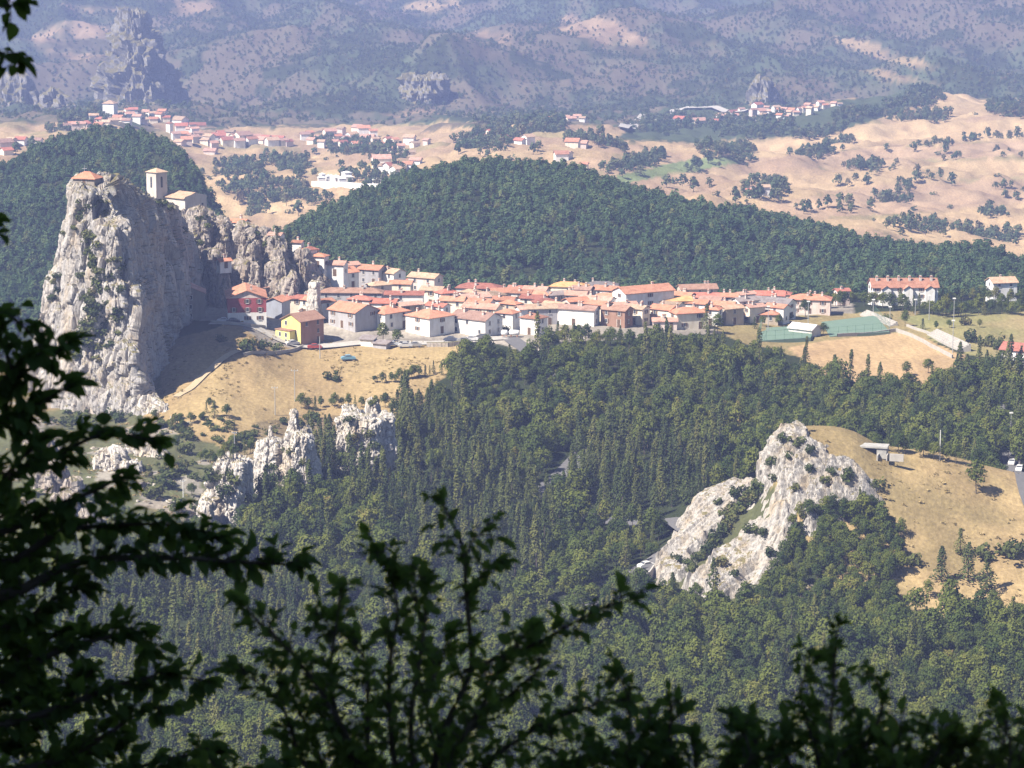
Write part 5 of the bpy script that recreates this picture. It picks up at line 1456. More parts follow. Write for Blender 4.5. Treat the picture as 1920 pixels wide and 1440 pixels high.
def build_village():
    tn = {OR: 'orange', RD: 'red', PI: 'pink', TA: 'tan', YO: 'yellow orange'}
    rr = random.Random(77)
    fl = []
    for L, Rr, py in FILL:
        tile = rr.choice([OR, OR, RD, PI, TA, PI]); c = (L + Rr) / 2
        nb = min(VILLAGE, key=lambda v: abs((v[0] + v[1]) / 2 - c) + 1.5 * abs(v[2] - py))
        side = 'left of' if c < (nb[0] + nb[1]) / 2 - 12 else 'right of' if c > (nb[0] + nb[1]) / 2 + 12 else 'above' if py < nb[2] else 'below'
        if side == 'above': side = 'behind'
        if side == 'below': side = 'in front of'
        w = nb[10].split()[:7]
        while w and w[-1] in ('a', 'an', 'the', 'and', 'of', 'with', 'in', 'by', 'on', 'to', 'at', 'its', 'one', 'dark', 'small', 'grey', 'bright'): w.pop()
        fl.append((L - 3, Rr + 3, py, 2, rr.choice([-35, -22, -12, 18, 30]), rr.uniform(1.3, 1.9), 'g' if rr.random() < .8 else 'h', rr.choice([WH, WH, CR, PK, TN]), tile, rr.choice([0, 1, 1, 2]), '%s roofed house squeezed %s the %s' % (tn[tile], side, ' '.join(w))))
    VILLAGE.extend(fl)
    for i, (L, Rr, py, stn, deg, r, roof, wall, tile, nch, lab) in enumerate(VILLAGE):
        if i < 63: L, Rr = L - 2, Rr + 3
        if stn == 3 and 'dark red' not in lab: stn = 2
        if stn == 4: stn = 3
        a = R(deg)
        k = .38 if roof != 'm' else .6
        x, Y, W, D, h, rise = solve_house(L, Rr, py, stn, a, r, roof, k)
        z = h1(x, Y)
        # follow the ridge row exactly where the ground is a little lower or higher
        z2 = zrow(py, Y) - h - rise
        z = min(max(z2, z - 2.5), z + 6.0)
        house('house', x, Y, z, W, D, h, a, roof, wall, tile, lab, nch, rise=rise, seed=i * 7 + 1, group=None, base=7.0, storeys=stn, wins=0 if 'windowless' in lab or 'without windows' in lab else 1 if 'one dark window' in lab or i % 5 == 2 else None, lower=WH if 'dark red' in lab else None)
    # houses climbing the brown ridge
    for i, (L, Rr, py, Y, deg, tile, lab) in enumerate([
        (405,434,485,866,30,OR,'small orange roofed house tucked into the gap of the brown ridge'), (430,468,411,906,-25,OR,'white and orange house on top of the brown ridge'), (503,533,436,904,-20,PI,'tiny pink roofed house high on the ridge behind the dark conifer'),
        (548,570,451,900,-20,OR,'first small orange roof right of the ridge conifers'), (566,597,463,898,30,RD,'red pyramid roofed house on the ridge slope'), (582,616,475,897,-20,OR,'orange roofed house stepping down from the red pyramid roof'), (610,652,489,898,-15,PI,'house with pink tiles where the ridge meets the village')]):
        m = (Rr - L) / FPX * Y
        a = R(deg); D = m / (1.3 * abs(math.cos(a)) + abs(math.sin(a))); W = D * 1.3
        x = float(st((L + Rr) / 2, py)[0]) * Y
        h = 3.6 if i else 2.2; rise = D * .2
        house('house', x, Y, zrow(py, Y) - h - rise, W, D, h, a, 'h' if 'pyramid' in lab else 'g', WH, tile, lab, 1, rise=rise, seed=500 + i, base=7 if i else 1.5, storeys=1)
    # the stone house in the shade of the tower
    g = ground(356, 601, 790)
    x, Y = g.x, g.y + 3
    house('house', x, Y, g.z, 8.4, 8.6, 8.4, R(96), 'g', ST, PI, 'tall grey stone house half in shadow at the foot of the rock tower', 0, seed=3, storeys=3, wins=1, rise=1.9, base=4)
    # yellow house: gable to the left, brick side to the right, and its lower annex
    g = ground(562, 648, 790)
    x, Y = g.x + .5, g.y + 5.5
    z = zrow(649, g.y)
    r = house('house', x, Y, z, 9.5, 8.2, 7.4, R(48), 'g', YE, BR, 'bright yellow gabled house with brown roof at the front of the village', 2, seed=9, storeys=3, wins=2, rise=1.9, base=4)
    bm = MB(); bm.box((-4.55, -4.16, -3), (4.75, -4.1, 7.3), 0)
    link('brick_side', bm.mesh('brick_side', [mat_plaster((0.36, 0.20, 0.14))]), r)
    an = MB(); an.box((-7.2, -2.0, -3), (-4.75, 4.1, 4.6), 0); an.box((-7.4, -2.2, 4.6), (-4.75, 4.3, 4.8), 1)
    ao = link('annex', an.mesh('annex', [mat_plaster(YE), mat_roof(BR)]), r)
    for q in (-.4, 2.2):
        for zz in (1.5, 3.4): link('window', W_STD, ao, (-7.2, q, zz), -math.pi / 2)
    # chapel on the tower
    Y = 800
    x = float(st(164, 340)[0]) * Y
    zt = down(x, Y)
    zc = max(zt - .3, zrow(347, Y))
    house('chapel', x, Y, zc, 6.6, 4.8, 2.2, R(-18), 'h', ST, OR, 'small stone chapel with orange roof on the very top of the rock tower', 0, seed=2, cat='chapel', rise=1.5, storeys=1, wins=1, base=2.5)
    b = MB(); b.tube([(0, 0, 0), (0, 0, 3.6)], .06, 6); b.box((-.7, -.05, 2.6), (.7, .05, 2.75))
    tag(link('iron_cross', b.mesh('iron_cross', [M_METAL]), None, (x - 1.5, Y + 5, down(x - 1.5, Y + 5) - .2)), 'thin iron cross standing behind the chapel on the tower', 'cross')
    # church
    Y = 930
    xt = float(st(294, 340)[0]) * Y
    zb = zrow(390, Y)
    root = link('church', None, None, (xt, Y, zb), R(-42))
    tag(root, 'stone church with a square bell tower and low nave on the rock ridge', 'church')
    mS = mat_plaster((0.56, 0.51, 0.46))
    z1 = zrow(322, Y) - zb
    b = MB(); b.box((-2.4, -2.4, -6), (2.4, 2.4, z1)); b.box((-2.5, -2.5, z1 - .3), (2.5, 2.5, z1 - .02))
    tw = link('bell_tower', b.mesh('bell_tower', [mS]), root)
    r = MB(); o = 2.8
    for p in (((-o, -o), (o, -o)), ((o, -o), (o, o)), ((o, o), (-o, o)), ((-o, o), (-o, -o))):
        r.poly([(p[0][0], p[0][1], z1 + .02), (p[1][0], p[1][1], z1 + .02), (0, 0, z1 + 1.3)])
    r.poly([(-o, o, z1 + .02), (o, o, z1 + .02), (o, -o, z1 + .02), (-o, -o, z1 + .02)])
    link('roof', r.mesh('roof', [mat_roof(TA)]), tw)
    bw = MB(); bw.box((-.4, -.06, -1.8), (.4, .03, 1.4)); bw.tube([(0, -.06, 1.4), (0, .03, 1.4)], .4, 12)
    bwm = bw.mesh('belfry_opening', [M_GLASS])
    link('belfry_opening', bwm, tw, (0, -2.4, z1 - 3.2)); link('belfry_opening', bwm, tw, (2.4, 0, z1 - 3.2), math.pi / 2)
    # the nave stands to the right of the tower: its roof slopes to the left, its end wall faces right
    ox, oy = math.cos(R(42)) * 8.6, math.sin(R(42)) * 8.6          # ten metres to the right in the view
    W, D, h = 11.0, 9.4, 3.9
    x0, y0 = ox - W / 2 + .6, oy - D / 2
    b = MB()
    b.poly([(x0, y0, -7), (x0 + W, y0, -7), (x0 + W, y0, h), (x0, y0, h)]); b.poly([(x0 + W, y0, -7), (x0 + W, y0 + D, -7), (x0 + W, y0 + D, h + .6), (x0 + W, y0 + D / 2, h + 1.5), (x0 + W, y0, h + .6)])
    b.poly([(x0, y0 + D, -7), (x0, y0, -7), (x0, y0, h), (x0, y0 + D / 2, h + 1.5), (x0, y0 + D, h)]); b.poly([(x0 + W, y0 + D, -7), (x0, y0 + D, -7), (x0, y0 + D, h), (x0 + W, y0 + D, h)])
    nv = link('nave', b.mesh('nave', [mS]), root)
    r = MB()
    for s in (-1, 1):
        yc = y0 + D / 2
        q = [(x0 - .3, yc + s * (D / 2 + .5), h - .15), (x0 + W - .05, yc + s * (D / 2 + .5), h - .15), (x0 + W - .05, yc, h + 1.55), (x0 - .3, yc, h + 1.55)]
        up = [(p[0], p[1], p[2] + .2) for p in q]
        r.poly(up if s < 0 else up[::-1]); r.poly(q[::-1] if s < 0 else q)
        for i in range(4):
            k = (i + 1) % 4
            r.poly([q[i], q[k], up[k], up[i]])
    link('roof', r.mesh('roof', [mat_roof(TA)]), nv)
    link('door', D_STD, nv, (x0 + W, y0 + D * .5, -.3), math.pi / 2).scale = (1.4, 1, 1.4)
    link('window', W_STD, nv, (x0 + W, y0 + D * .8, 1.4), math.pi / 2)
    # row house with many gables, the far tan house, the white villa at the edge
    Y = 962
    xl, xr = float(st(1632, 530)[0]) * Y, float(st(1755, 530)[0]) * Y
    W = xr - xl; x = (xl + xr) / 2
    z = zrow(560, Y) 
    r = house('row_house', x, Y, z, W, 9.5, 4.6, R(2), 'g', WH, OR, 'long white row house with orange roof and a line of chimneys above the trees', 0, seed=4, storeys=2, rise=2.4, base=6)
    for k in range(6):
        co = link('chimney', CHIM, [c for c in r.children if c.name.startswith('roof')][0], (-W / 2 + (k + .5) * W / 6, -1.4, 4.6 + 1.9)); co.scale = (1.2, 1.2, 1.3)
    for k in (1, 3, 5):
        g = MB(); xx = -W / 2 + (k + .2) * W / 6
        g.poly([(xx - 1.6, -6.4, -4), (xx + 1.6, -6.4, -4), (xx + 1.6, -6.4, 4.2), (xx, -6.4, 5.2), (xx - 1.6, -6.4, 4.2)]); g.poly([(xx + 1.6, -6.4, -4), (xx + 1.6, -4.77, -4), (xx + 1.6, -4.77, 4.2), (xx + 1.6, -6.4, 4.2)]); g.poly([(xx - 1.6, -4.77, -4), (xx - 1.6, -6.4, -4), (xx - 1.6, -6.4, 4.2), (xx - 1.6, -4.77, 4.2)])
        g.poly([(xx - 1.9, -6.8, 4.15), (xx, -6.8, 5.4), (xx, -3.2, 5.4), (xx - 1.9, -4.2, 4.15)][::-1], 1); g.poly([(xx + 1.9, -6.8, 4.15), (xx, -6.8, 5.4), (xx, -3.2, 5.4), (xx + 1.9, -4.2, 4.15)], 1)
        link('porch', g.mesh('porch', [mat_plaster(WH), mat_roof(OR)]), r)
    Y = 985
    x = float(st(1878, 530)[0]) * Y
    house('house', x, Y, zrow(552, Y), 9.0, 6.5, 4.6, R(14), 'g', WH, TA, 'lone house with a tan roof and white gable standing above the trees at right', 1, seed=12, rise=1.5, base=6, storeys=2)
    g = ground(1900, 690, 780)
    house('house', g.x + 1.5, g.y + 3, g.z, 8.0, 7.0, 5.4, R(-30), 'g', WH, RD, 'white villa with red roof cut by the right edge', 0, seed=13, rise=1.7, base=4, storeys=2)
    # low shed with rubble at the street, and small sheds
    g = ground(690, 652, 790)
    house('shed', g.x, g.y + 3, g.z, 4.2, 3.0, 2.2, R(-20), 'm', WH, GY, 'small white shed with sloping roof below the dark trees', 0, win=False, rise=.6, cat='shed', base=1.5)
    g = ground(715, 655, 790)
    house('shed', g.x, g.y + 2, g.z, 4.6, 2.6, 1.5, R(-28), 'm', GR, GY, 'low grey shed beside the small white one', 0, win=False, rise=.5, cat='shed', base=1.5)
build_village()

# far villages: each house its own, with walls and roof
def far_house(i, px, py, wpx, name_label, group, seed, Y0=1420, tall=False):
    rng = random.Random(seed)
    g = ground(px, py, Y0)
    m = wpx / FPX * g.y
    W = m * 1.12; D = W * rng.uniform(.7, .9)
    h = (3.2 if rng.random() < .65 else 5.0) * (2.6 if tall else 1)
    if wpx < 9: h *= .8
    a = R(rng.choice((-35, -15, 10, 25, 40)))
    wall = rng.choice([WH, WH, CR, PK, CR]); tile = rng.choice([OR, PI, TA, PI, RD])
    if 'white' in name_label: wall = WH
    house('far_house', g.x, g.y, g.z, W, D, h, a, 'h' if tall else 'g', wall, tile, name_label, 0, win=False, rise=D * .26, group=group, seed=seed, base=5, over=.6)
ORD = ['first','second','third','fourth','fifth','sixth','seventh','eighth','ninth','tenth','eleventh','twelfth','thirteenth','fourteenth','fifteenth','sixteenth']
CLUSTERS = [
    ('in the upper left of the hilltop town', [(125,243,15),(135,238,12),(142,246,13),(152,243,14),(168,238,18),(176,228,15),(200,236,14),(207,222,20),(222,226,16),(232,230,14),(243,224,15),(250,218,14)]),
    ('in the upper right of the hilltop town', [(262,218,13),(275,220,15),(285,222,12),(305,218,13),(318,250,9),(338,232,22),(340,246,20),(360,240,12),(375,240,18),(352,258,14),(365,252,13)]),
    ('on the lower terrace of the hilltop town', [(338,272,16),(350,268,18),(365,266,14),(395,290,20),(392,262,16),(410,262,22),(425,272,20),(440,262,14),(455,262,26),(470,268,20),(490,268,22),(510,272,20),(525,268,14),(540,272,14)]),
    ('of the densest part of the hilltop town', [(190,230,15),(212,231,16),(225,219,14),(238,233,14),(258,229,14),(270,231,13),(288,229,14),(300,226,13),(240,217,12),(186,241,14),(158,250,12),(312,228,12)]),
    ('of the terrace under the hilltop church', [(330,262,14),(344,258,15),(358,249,14),(372,256,14),(384,270,16),(400,276,14),(415,256,14),(432,258,14),(448,274,18),(480,262,16),(500,264,15),(515,265,14),(532,274,14)]),
    ('along the road right of the hilltop town', [(572,262,15),(580,254,12),(598,264,15),(618,256,20),(632,262,14),(650,265,16),(660,262,18),(672,248,18),(682,250,20),(690,266,22),(703,268,12),(728,268,13),(740,272,12),(768,268,18),(778,276,14),(800,270,10)]),
    ('among the trees above the cemetery', [(585,272,14),(603,276,12),(625,274,16),(643,278,13),(668,276,16),(688,280,14),(712,278,15),(735,284,14),(752,286,12),(770,292,14),(640,252,12),(700,256,13)]),
    ('of the white works by the cemetery', [(715,308,30),(735,318,26),(750,322,22),(765,314,16),(780,308,18),(745,330,20),(720,320,14)]),
    ('at the left edge below the spur', [(8,280,26),(22,275,14),(40,272,18),(70,272,16),(12,290,18)]),
    ('near the glass roofed farm', [(905,262,13),(918,258,10),(975,270,16),(990,270,18),(1062,296,18),(1052,300,22),(1074,278,22),(1090,276,20),(1095,318,13),(945,268,10)]),
    ('of the hamlet behind the dark knoll', [(1062,226,14),(1070,228,16),(1082,224,12),(1092,228,10),(1035,228,8)]),
    ('scattered under the pale embankment', [(1275,232,18),(1283,228,14),(1310,232,22),(1355,224,18),(1350,230,12),(1375,216,16),(1385,222,14),(1390,210,10),(1340,232,12)]),
    ('at the left of the far right village', [(1412,218,12),(1420,206,16),(1425,214,18),(1418,226,12),(1432,222,12),(1437,206,9),(1446,214,10),(1440,228,10)]),
    ('in the middle of the far right village', [(1455,212,12),(1463,216,11),(1470,210,12),(1478,214,10),(1485,212,11),(1492,216,10),(1500,210,10),(1462,226,10),(1475,224,10)]),
    ('at the right of the far right village', [(1508,208,10),(1515,206,10),(1522,204,10),(1530,206,11),(1538,202,11),(1546,203,10),(1555,200,10),(1564,200,9),(1574,199,8),(1518,214,10)]),
    ('of the farm on the right fields', [(1415,362,16),(1432,366,18),(1448,362,12),(1405,370,10)]),
]
def far_villages():
    s = 900
    for place_, hs in CLUSTERS:
        hs = sorted(hs)
        for i, (px, py, w) in enumerate(hs):
            s += 1
            far_house(i, px, py, w, '%s house from the left %s' % (ORD[i], place_), 'houses ' + place_, s, tall=(w, px) in ((9, 318), (20, 207)))
    # cemetery wall and tombs
    b = MB(); pts = [ground(585, 348, 1500), ground(640, 352, 1500), ground(690, 354, 1500), ground(722, 354, 1500)]
    for p, q in zip(pts, pts[1:]):
        d = (q - p); n = Vector((-d.y, d.x, 0)).normalized() * .4
        b.poly([p - n + Vector((0, 0, -2)), q - n + Vector((0, 0, -2)), q - n + Vector((0, 0, 3)), p - n + Vector((0, 0, 3))])
        b.poly([p - n + Vector((0, 0, 3)), q - n + Vector((0, 0, 3)), q + n + Vector((0, 0, 3)), p + n + Vector((0, 0, 3))])
        b.poly([q + n + Vector((0, 0, -2)), p + n + Vector((0, 0, -2)), p + n + Vector((0, 0, 3)), q + n + Vector((0, 0, 3))])
    tag(link('cemetery_wall', b.mesh('cemetery_wall', [M_WHITE])), 'long white wall of the cemetery among dark trees', 'wall')
    rng = random.Random(4)
    for k in range(14):
        px, py = rng.uniform(592, 715), rng.uniform(338, 348)
        g = ground(px, py, 1500)
        b = MB(); w = rng.uniform(1.4, 2.6); h = rng.uniform(2.5, 5)
        b.box((-w, -w, -1), (w, w, h)); b.box((-w - .25, -w - .25, h), (w + .25, w + .25, h + .3)); b.poly([(-w, -w, h + .3), (w, -w, h + .3), (0, 0, h + 1.3)]); b.poly([(w, -w, h + .3), (w, w, h + .3), (0, 0, h + 1.3)]); b.poly([(-w, w, h + .3), (-w, -w, h + .3), (0, 0, h + 1.3)])
        tag(link('tomb', b.mesh('tomb', [M_WHITE]), None, g, rng.uniform(0, 1)), 'small white burial chapel behind the cemetery wall', 'tomb', 'burial chapels of the cemetery')
far_villages()

# ------------------------------------------------------------------ sports ground, street things, poles, cars
COURT = mat_plain('green_court', (0.14, 0.205, 0.155), 0.8, 0.08, 0.4)
FENCE = mat_plain('fence_green', (0.10, 0.20, 0.15), 0.7)
def quad_on(name, pix, mat, label, lift, thick, cat, kind=None, y0=780):
    P = [ground(a, b, y0) for a, b in pix]
    z = sum(p.z for p in P) / len(P) + lift
    b = MB(); n = len(P)
    b.poly([(p.x, p.y, z) for p in P]); 
    for i in range(n):
        p, q = P[i], P[(i + 1) % n]
        b.poly([(p.x, p.y, z - thick), (q.x, q.y, z - thick), (q.x, q.y, z), (p.x, p.y, z)])
    o = link(name, b.mesh(name, [mat])); tag(o, label, cat, kind=kind)
    return P, z
P1, zc1 = quad_on('tennis_court', [(1420,640),(1520,640),(1530,614),(1428,614)], COURT, 'green tennis court left of the white changing hut', .5, 3.5, 'court')
P2, zc2 = quad_on('tennis_court', [(1556,632),(1668,626),(1640,598),(1540,604)], COURT, 'larger green court below the tree belt', .5, 3.5, 'court')
def fence(P, z, idx, label):
    b = MB()
    r = link('court_fence', None, None, P[0]); tag(r, label, 'fence')
    r.location = (0, 0, 0)
    for i in idx:
        p, q = P[i], P[(i + 1) % len(P)]
        n = max(2, int((q - p).length / 3))
        for k in range(n + 1):
            c = p.lerp(q, k / n)
            m = MB(); m.tube([(c.x, c.y, z), (c.x, c.y, z + 3)], .05, 5)
            link('post', m.mesh('post', [FENCE]), r)
        for hh in (.1, 1.5, 2.95): b.tube([(p.x, p.y, z + hh), (q.x, q.y, z + hh)], .03, 4)
    link('rail', b.mesh('rail', [FENCE]), r)
fence(P1, zc1, (0, 3), 'thin green fence round the left court'); fence(P2, zc2, (0, 1), 'thin green fence round the larger court')
# changing hut with sloping white roof
g = ground(1510, 630, 800)
house('changing_hut', g.x, g.y + 2, g.z, 8.5, 5.5, 2.3, R(-38), 'g', (0.62, 0.60, 0.57), (0.62, 0.60, 0.57), 'pale hut with a white sloping roof between the courts', 0, win=False, rise=1.3, cat='hut', base=2)
# concrete stand: steps climbing away from the pitch, in two blocks
def stand(name, a, b_, steps, depth, rise, label):
    A, B = ground(*a, 790), ground(*b_, 790)
    d = (B - A); d.z = 0; L = d.length; d.normalize(); n = Vector((-d.y, d.x, 0))
    if n.y < 0: n = -n
    m = MB(); z0 = min(A.z, B.z)
    for k in range(steps):
        p = A + n * depth * k; q = B + n * depth * k
        zt = z0 + .7 + rise * k
        o = n * depth
        c = [p, q, q + o, p + o]
        m.poly([(v.x, v.y, zt) for v in c])
        m.poly([(p.x, p.y, zt - rise - (2.5 if k == 0 else 0)), (q.x, q.y, zt - rise - (2.5 if k == 0 else 0)), (q.x, q.y, zt), (p.x, p.y, zt)])
    zt = z0 + .7 + rise * (steps - 1); o = n * depth * steps
    for s, e in ((A, A + o), (B, B + o)):
        m.poly([(s.x, s.y, z0 - 2.5), (e.x, e.y, z0 - 2.5), (e.x, e.y, zt), (s.x, s.y, z0 + .7)])
    m.poly([(A.x + o.x, A.y + o.y, z0 - 2.5), (B.x + o.x, B.y + o.y, z0 - 2.5), (B.x + o.x, B.y + o.y, zt), (A.x + o.x, A.y + o.y, zt)])
    tag(link(name, m.mesh(name, [PALECONC])), label, 'stand')
stand('spectator_stand', (1800,660), (1738,628), 5, .7, .4, 'pale concrete spectator steps along the dry pitch')
stand('spectator_stand', (1668,612), (1612,592), 4, .7, .4, 'smaller concrete steps above the larger green court')
def low_wall(name, pix, h, label, mat=PALECONC, t=.35, y0=780):
    P = [ground(a, b, y0) for a, b in pix]; m = MB()
    for p, q in zip(P, P[1:]):
        d = q - p; n = Vector((-d.y, d.x, 0)).normalized() * t / 2
        k = max(1, int(d.length / 4))
        for j in range(k):
            u, v = p.lerp(q, j / k), p.lerp(q, (j + 1) / k)
            zu, zv = h1(u.x, u.y), h1(v.x, v.y)
            for s in (-1, 1):
                w = [(u.x + s*n.x, u.y + s*n.y, zu - 1), (v.x + s*n.x, v.y + s*n.y, zv - 1), (v.x + s*n.x, v.y + s*n.y, zv + h), (u.x + s*n.x, u.y + s*n.y, zu + h)]
                m.poly(w if s < 0 else w[::-1])
            m.poly([(u.x - n.x, u.y - n.y, zu + h), (v.x - n.x, v.y - n.y, zv + h), (v.x + n.x, v.y + n.y, zv + h), (u.x + n.x, u.y + n.y, zu + h)])
    tag(link(name, m.mesh(name, [mat])), label, 'wall')
low_wall('boundary_wall', [(1570,632),(1640,628),(1680,622),(1730,642),(1786,672)], 1.1, 'white low wall bordering the dry pitch')
low_wall('boundary_wall', [(1700,612),(1760,636),(1820,652)], .8, 'pale wall on the bank above the spectator steps')
low_wall('boundary_wall', [(396,607),(430,609),(470,614),(500,616)], 1.0, 'pale street wall under the red house')
low_wall('boundary_wall', [(455,668),(500,664),(545,660),(568,652)], .9, 'low wall below the yellow house')
low_wall('stone_wall', [(800,650),(840,650),(880,646)], 1.3, 'rubble wall of pale stones at the top of the meadow', mat=ROCKW, t=1.2)
low_wall('retaining_wall', [(1205,1098),(1218,1090),(1226,1078)], 2.4, 'white retaining wall at the road bend under the slanted rock', y0=560)
low_wall('retaining_wall', [(1040,912),(1058,898)], 1.6, 'sunlit road wall where the road shows in the wood', y0=600)

# concrete ruin on the grassy hill
def ruin():
    g, _ = hit(1640, 850, 600)
    r = link('concrete_ruin', None, None, (g.x, g.y, g.z), R(-14)); tag(r, 'ruined concrete platform with a flat slab roof and fallen walls on the grassy hill', 'ruin')
    b = MB(); b.box((-3.4, -1.5, 1.55), (3.2, 2.6, 1.95)); link('slab', b.mesh('slab', [CONC]), r)
    b = MB(); b.box((.6, -1.2, -1), (2.9, -.9, 1.55)); b.box((2.6, -.9, -1), (2.9, 2.3, 1.55)); b.box((-3.1, -.9, -1), (-2.8, 2.3, 1.55)); link('wall', b.mesh('wall', [CONC]), r)
    b = MB(); b.box((3.1, -3.4, -1), (3.35, -.2, .35)); link('parapet', b.mesh('parapet', [PALECONC]), r)
    b = MB(); b.box((3.9, -3.3, -1), (7.2, -2.9, .75)); link('wall', b.mesh('wall', [PALECONC]), r)
    b = MB(); b.box((.9, -3.9, -1), (1.2, -1.2, .3)); link('parapet', b.mesh('parapet', [PALECONC]), r)
ruin()

def pole(px, py, h, label, arm=0, lamp=False, y0=540, rad=.13, mat=None):
    g, _ = hit(px, py, y0)
    nm = 'lamp_post' if lamp else 'utility_pole'
    r = link(nm, None, None, g); tag(r, label, 'lamp post' if lamp else 'pole')
    b = MB(); b.tube([(0, 0, -.8), (0, 0, h)], [rad, rad * .6], 8); link('mast', b.mesh('mast', [mat or M_METAL]), r)
    if arm:
        b = MB(); b.box((-arm, -.06, h - .5), (arm, .06, h - .38)); link('crossarm', b.mesh('crossarm', [M_METAL]), r)
        for s in (-1, 0, 1):
            b = MB(); b.tube([(s * arm * .85, 0, h - .38), (s * arm * .85, 0, h - .1)], .07, 6); link('insulator', b.mesh('insulator', [M_WHITE]), r)
    if lamp:
        b = MB(); b.box((-.5, -.2, h - .1), (.5, .2, h + .25)); link('lamp_head', b.mesh('lamp_head', [M_WHITE]), r)
pole(600, 672, 6.5, 'tall pale pole at the corner of the yellow house', rad=.16)
pole(553, 752, 9.0, 'thin utility pole in the dry meadow above the pointed crag', 1.0)
pole(516, 778, 8.0, 'thin utility pole left of the pointed crag', .9)
pole(440, 850, 5.5, 'utility pole by the round dark tree', .6)
pole(344, 948, 6.5, 'white utility pole standing on the stony slope', .6, mat=M_WHITE)
pole(320, 795, 2.2, 'short white post at the end of the dirt path', mat=M_WHITE)
pole(1762, 864, 7.5, 'white pole on the crest of the grassy hill', mat=M_WHITE)
for px, py, h, lab in [(1742,600,8,'floodlight pole behind the spectator steps'),(1788,612,9,'floodlight pole in the right meadow'),(1786,662,10,'floodlight pole at the lower end of the spectator steps'),(1668,622,8,'floodlight pole at the larger court'),(1637,596,6,'lamp post before the tree belt'),(1716,590,5,'lamp post at the upper end of the right meadow'),(1440,622,8,'floodlight pole at the left court'),(1515,612,8,'floodlight pole between the courts')]:
    pole(px, py, h, lab, lamp=True, y0=790)
pole(1895, 815, 6, 'street lamp by the parked cars', lamp=True)

def car(px, py, rz, paint, label, y0=560, van=False):
    g, _ = hit(px, py, y0)
    r = link('parked_car' if not van else 'parked_van', None, None, (g.x, g.y, g.z + .22), rz); tag(r, label, 'van' if van else 'car')
    mp = mat_plain('car_paint', paint, .35, .05, 1, .5)
    prof = [(-2.1,.3),(-2.15,.75),(-1.75,1.0),(-1.2,1.08),(-.75,1.5),(.55,1.52),(1.25,1.02),(2.0,.86),(2.15,.6),(2.1,.3)] if not van else [(-2.5,.3),(-2.5,2.1),(-2.35,2.25),(1.3,2.25),(1.9,1.35),(2.5,1.15),(2.55,.3)]
    b = MB(); hw = .82
    n = len(prof)
    L = [(x, -hw * (1 if z < 1.1 else .86), z) for x, z in prof]; Q = [(x, hw * (1 if z < 1.1 else .86), z) for x, z in prof]
    b.poly(L); b.poly(Q[::-1])
    for i in range(n):
        j = (i + 1) % n
        b.poly([L[j], L[i], Q[i], Q[j]])
    link('body', b.mesh('body', [mp]), r)
    b = MB()
    if not van:
        for s in (-1, 1):
            p = [(-1.05, s * .80, 1.1), (-.68, s * .735, 1.44), (.48, s * .735, 1.46), (1.05, s * .80, 1.06)]
            b.poly([(x, y + s * .02, z) for x, y, z in p][::s])
        b.poly([(.62, -.66, 1.50), (1.22, -.74, 1.06), (1.22, .74, 1.06), (.62, .66, 1.50)]); b.poly([(-.8, -.66, 1.48), (-.8, .66, 1.48), (-1.2, .74, 1.12), (-1.2, -.74, 1.12)])
    else:
        b.poly([(1.35, -.68, 2.2), (1.9, -.74, 1.4), (1.9, .74, 1.4), (1.35, .68, 2.2)])
    link('windscreen', b.mesh('windscreen', [M_GLASS]), r)
    for sx in (-1.3, 1.3):
        for sy in (-.78, .78):
            b = MB(); b.tube([(sx, sy - .1, .08), (sx, sy + .1, .08)], .31, 12); link('wheel', b.mesh('wheel', [M_GLASS]), r)
    for sy in (-.6, .6):
        b = MB(); b.box((2.0 if not van else 2.5, sy - .15, .62), (2.17 if not van else 2.58, sy + .15, .78)); link('headlight', b.mesh('headlight', [M_WHITE]), r)
car(653, 676, R(12), (0.16, 0.32, 0.42), 'light blue car left alone at the top of the dry meadow', 790)
car(1898, 872, R(70), (0.6, 0.6, 0.6), 'silver car parked behind the grassy hill at right', 690)
car(1912, 884, R(70), (0.7, 0.7, 0.7), 'white car parked just below the silver car at right', 690)
car(1886, 812, R(75), (0.45, 0.46, 0.48), 'grey car under the street lamp on the shaded road', 690)
car(1212, 1066, R(30), (0.7, 0.7, 0.68), 'white car on the road bend under the slanted rock', 580)
car(735, 650, R(5), (0.5, 0.52, 0.55), 'grey car on the village street below the two dark trees', 790)
car(420, 606, R(3), (0.55, 0.56, 0.6), 'pale car on the street under the red house', 790)
car(845, 641, R(-10), (0.06, 0.07, 0.10), 'dark car beside the big square white house', 790)
car(437, 607, R(3), (0.06, 0.07, 0.09), 'dark car right of the pale car under the red house', 790)
for k, (px, py, rz, c) in enumerate([(760, 652, 4, .5), (778, 651, 4, .3), (884, 640, -8, .6), (905, 636, -8, .12), (548, 648, 30, .55), (590, 655, 8, .4), (870, 643, -10, .25), (700, 648, 5, .6)]):
    car(px, py, R(rz), (c, c * .98, c * .97) if k != 5 else (.35, .06, .05), ['light grey car at the foot of the big square white house', 'dark grey car behind the light grey one at the square house', 'white car at the end of the rubble wall', 'black car ahead of the white one by the rubble wall', 'pale car climbing the street past the yellow house', 'red car beside the tall pale pole', 'charcoal car along the rubble wall', 'white car by the small white shed'][k], 790)
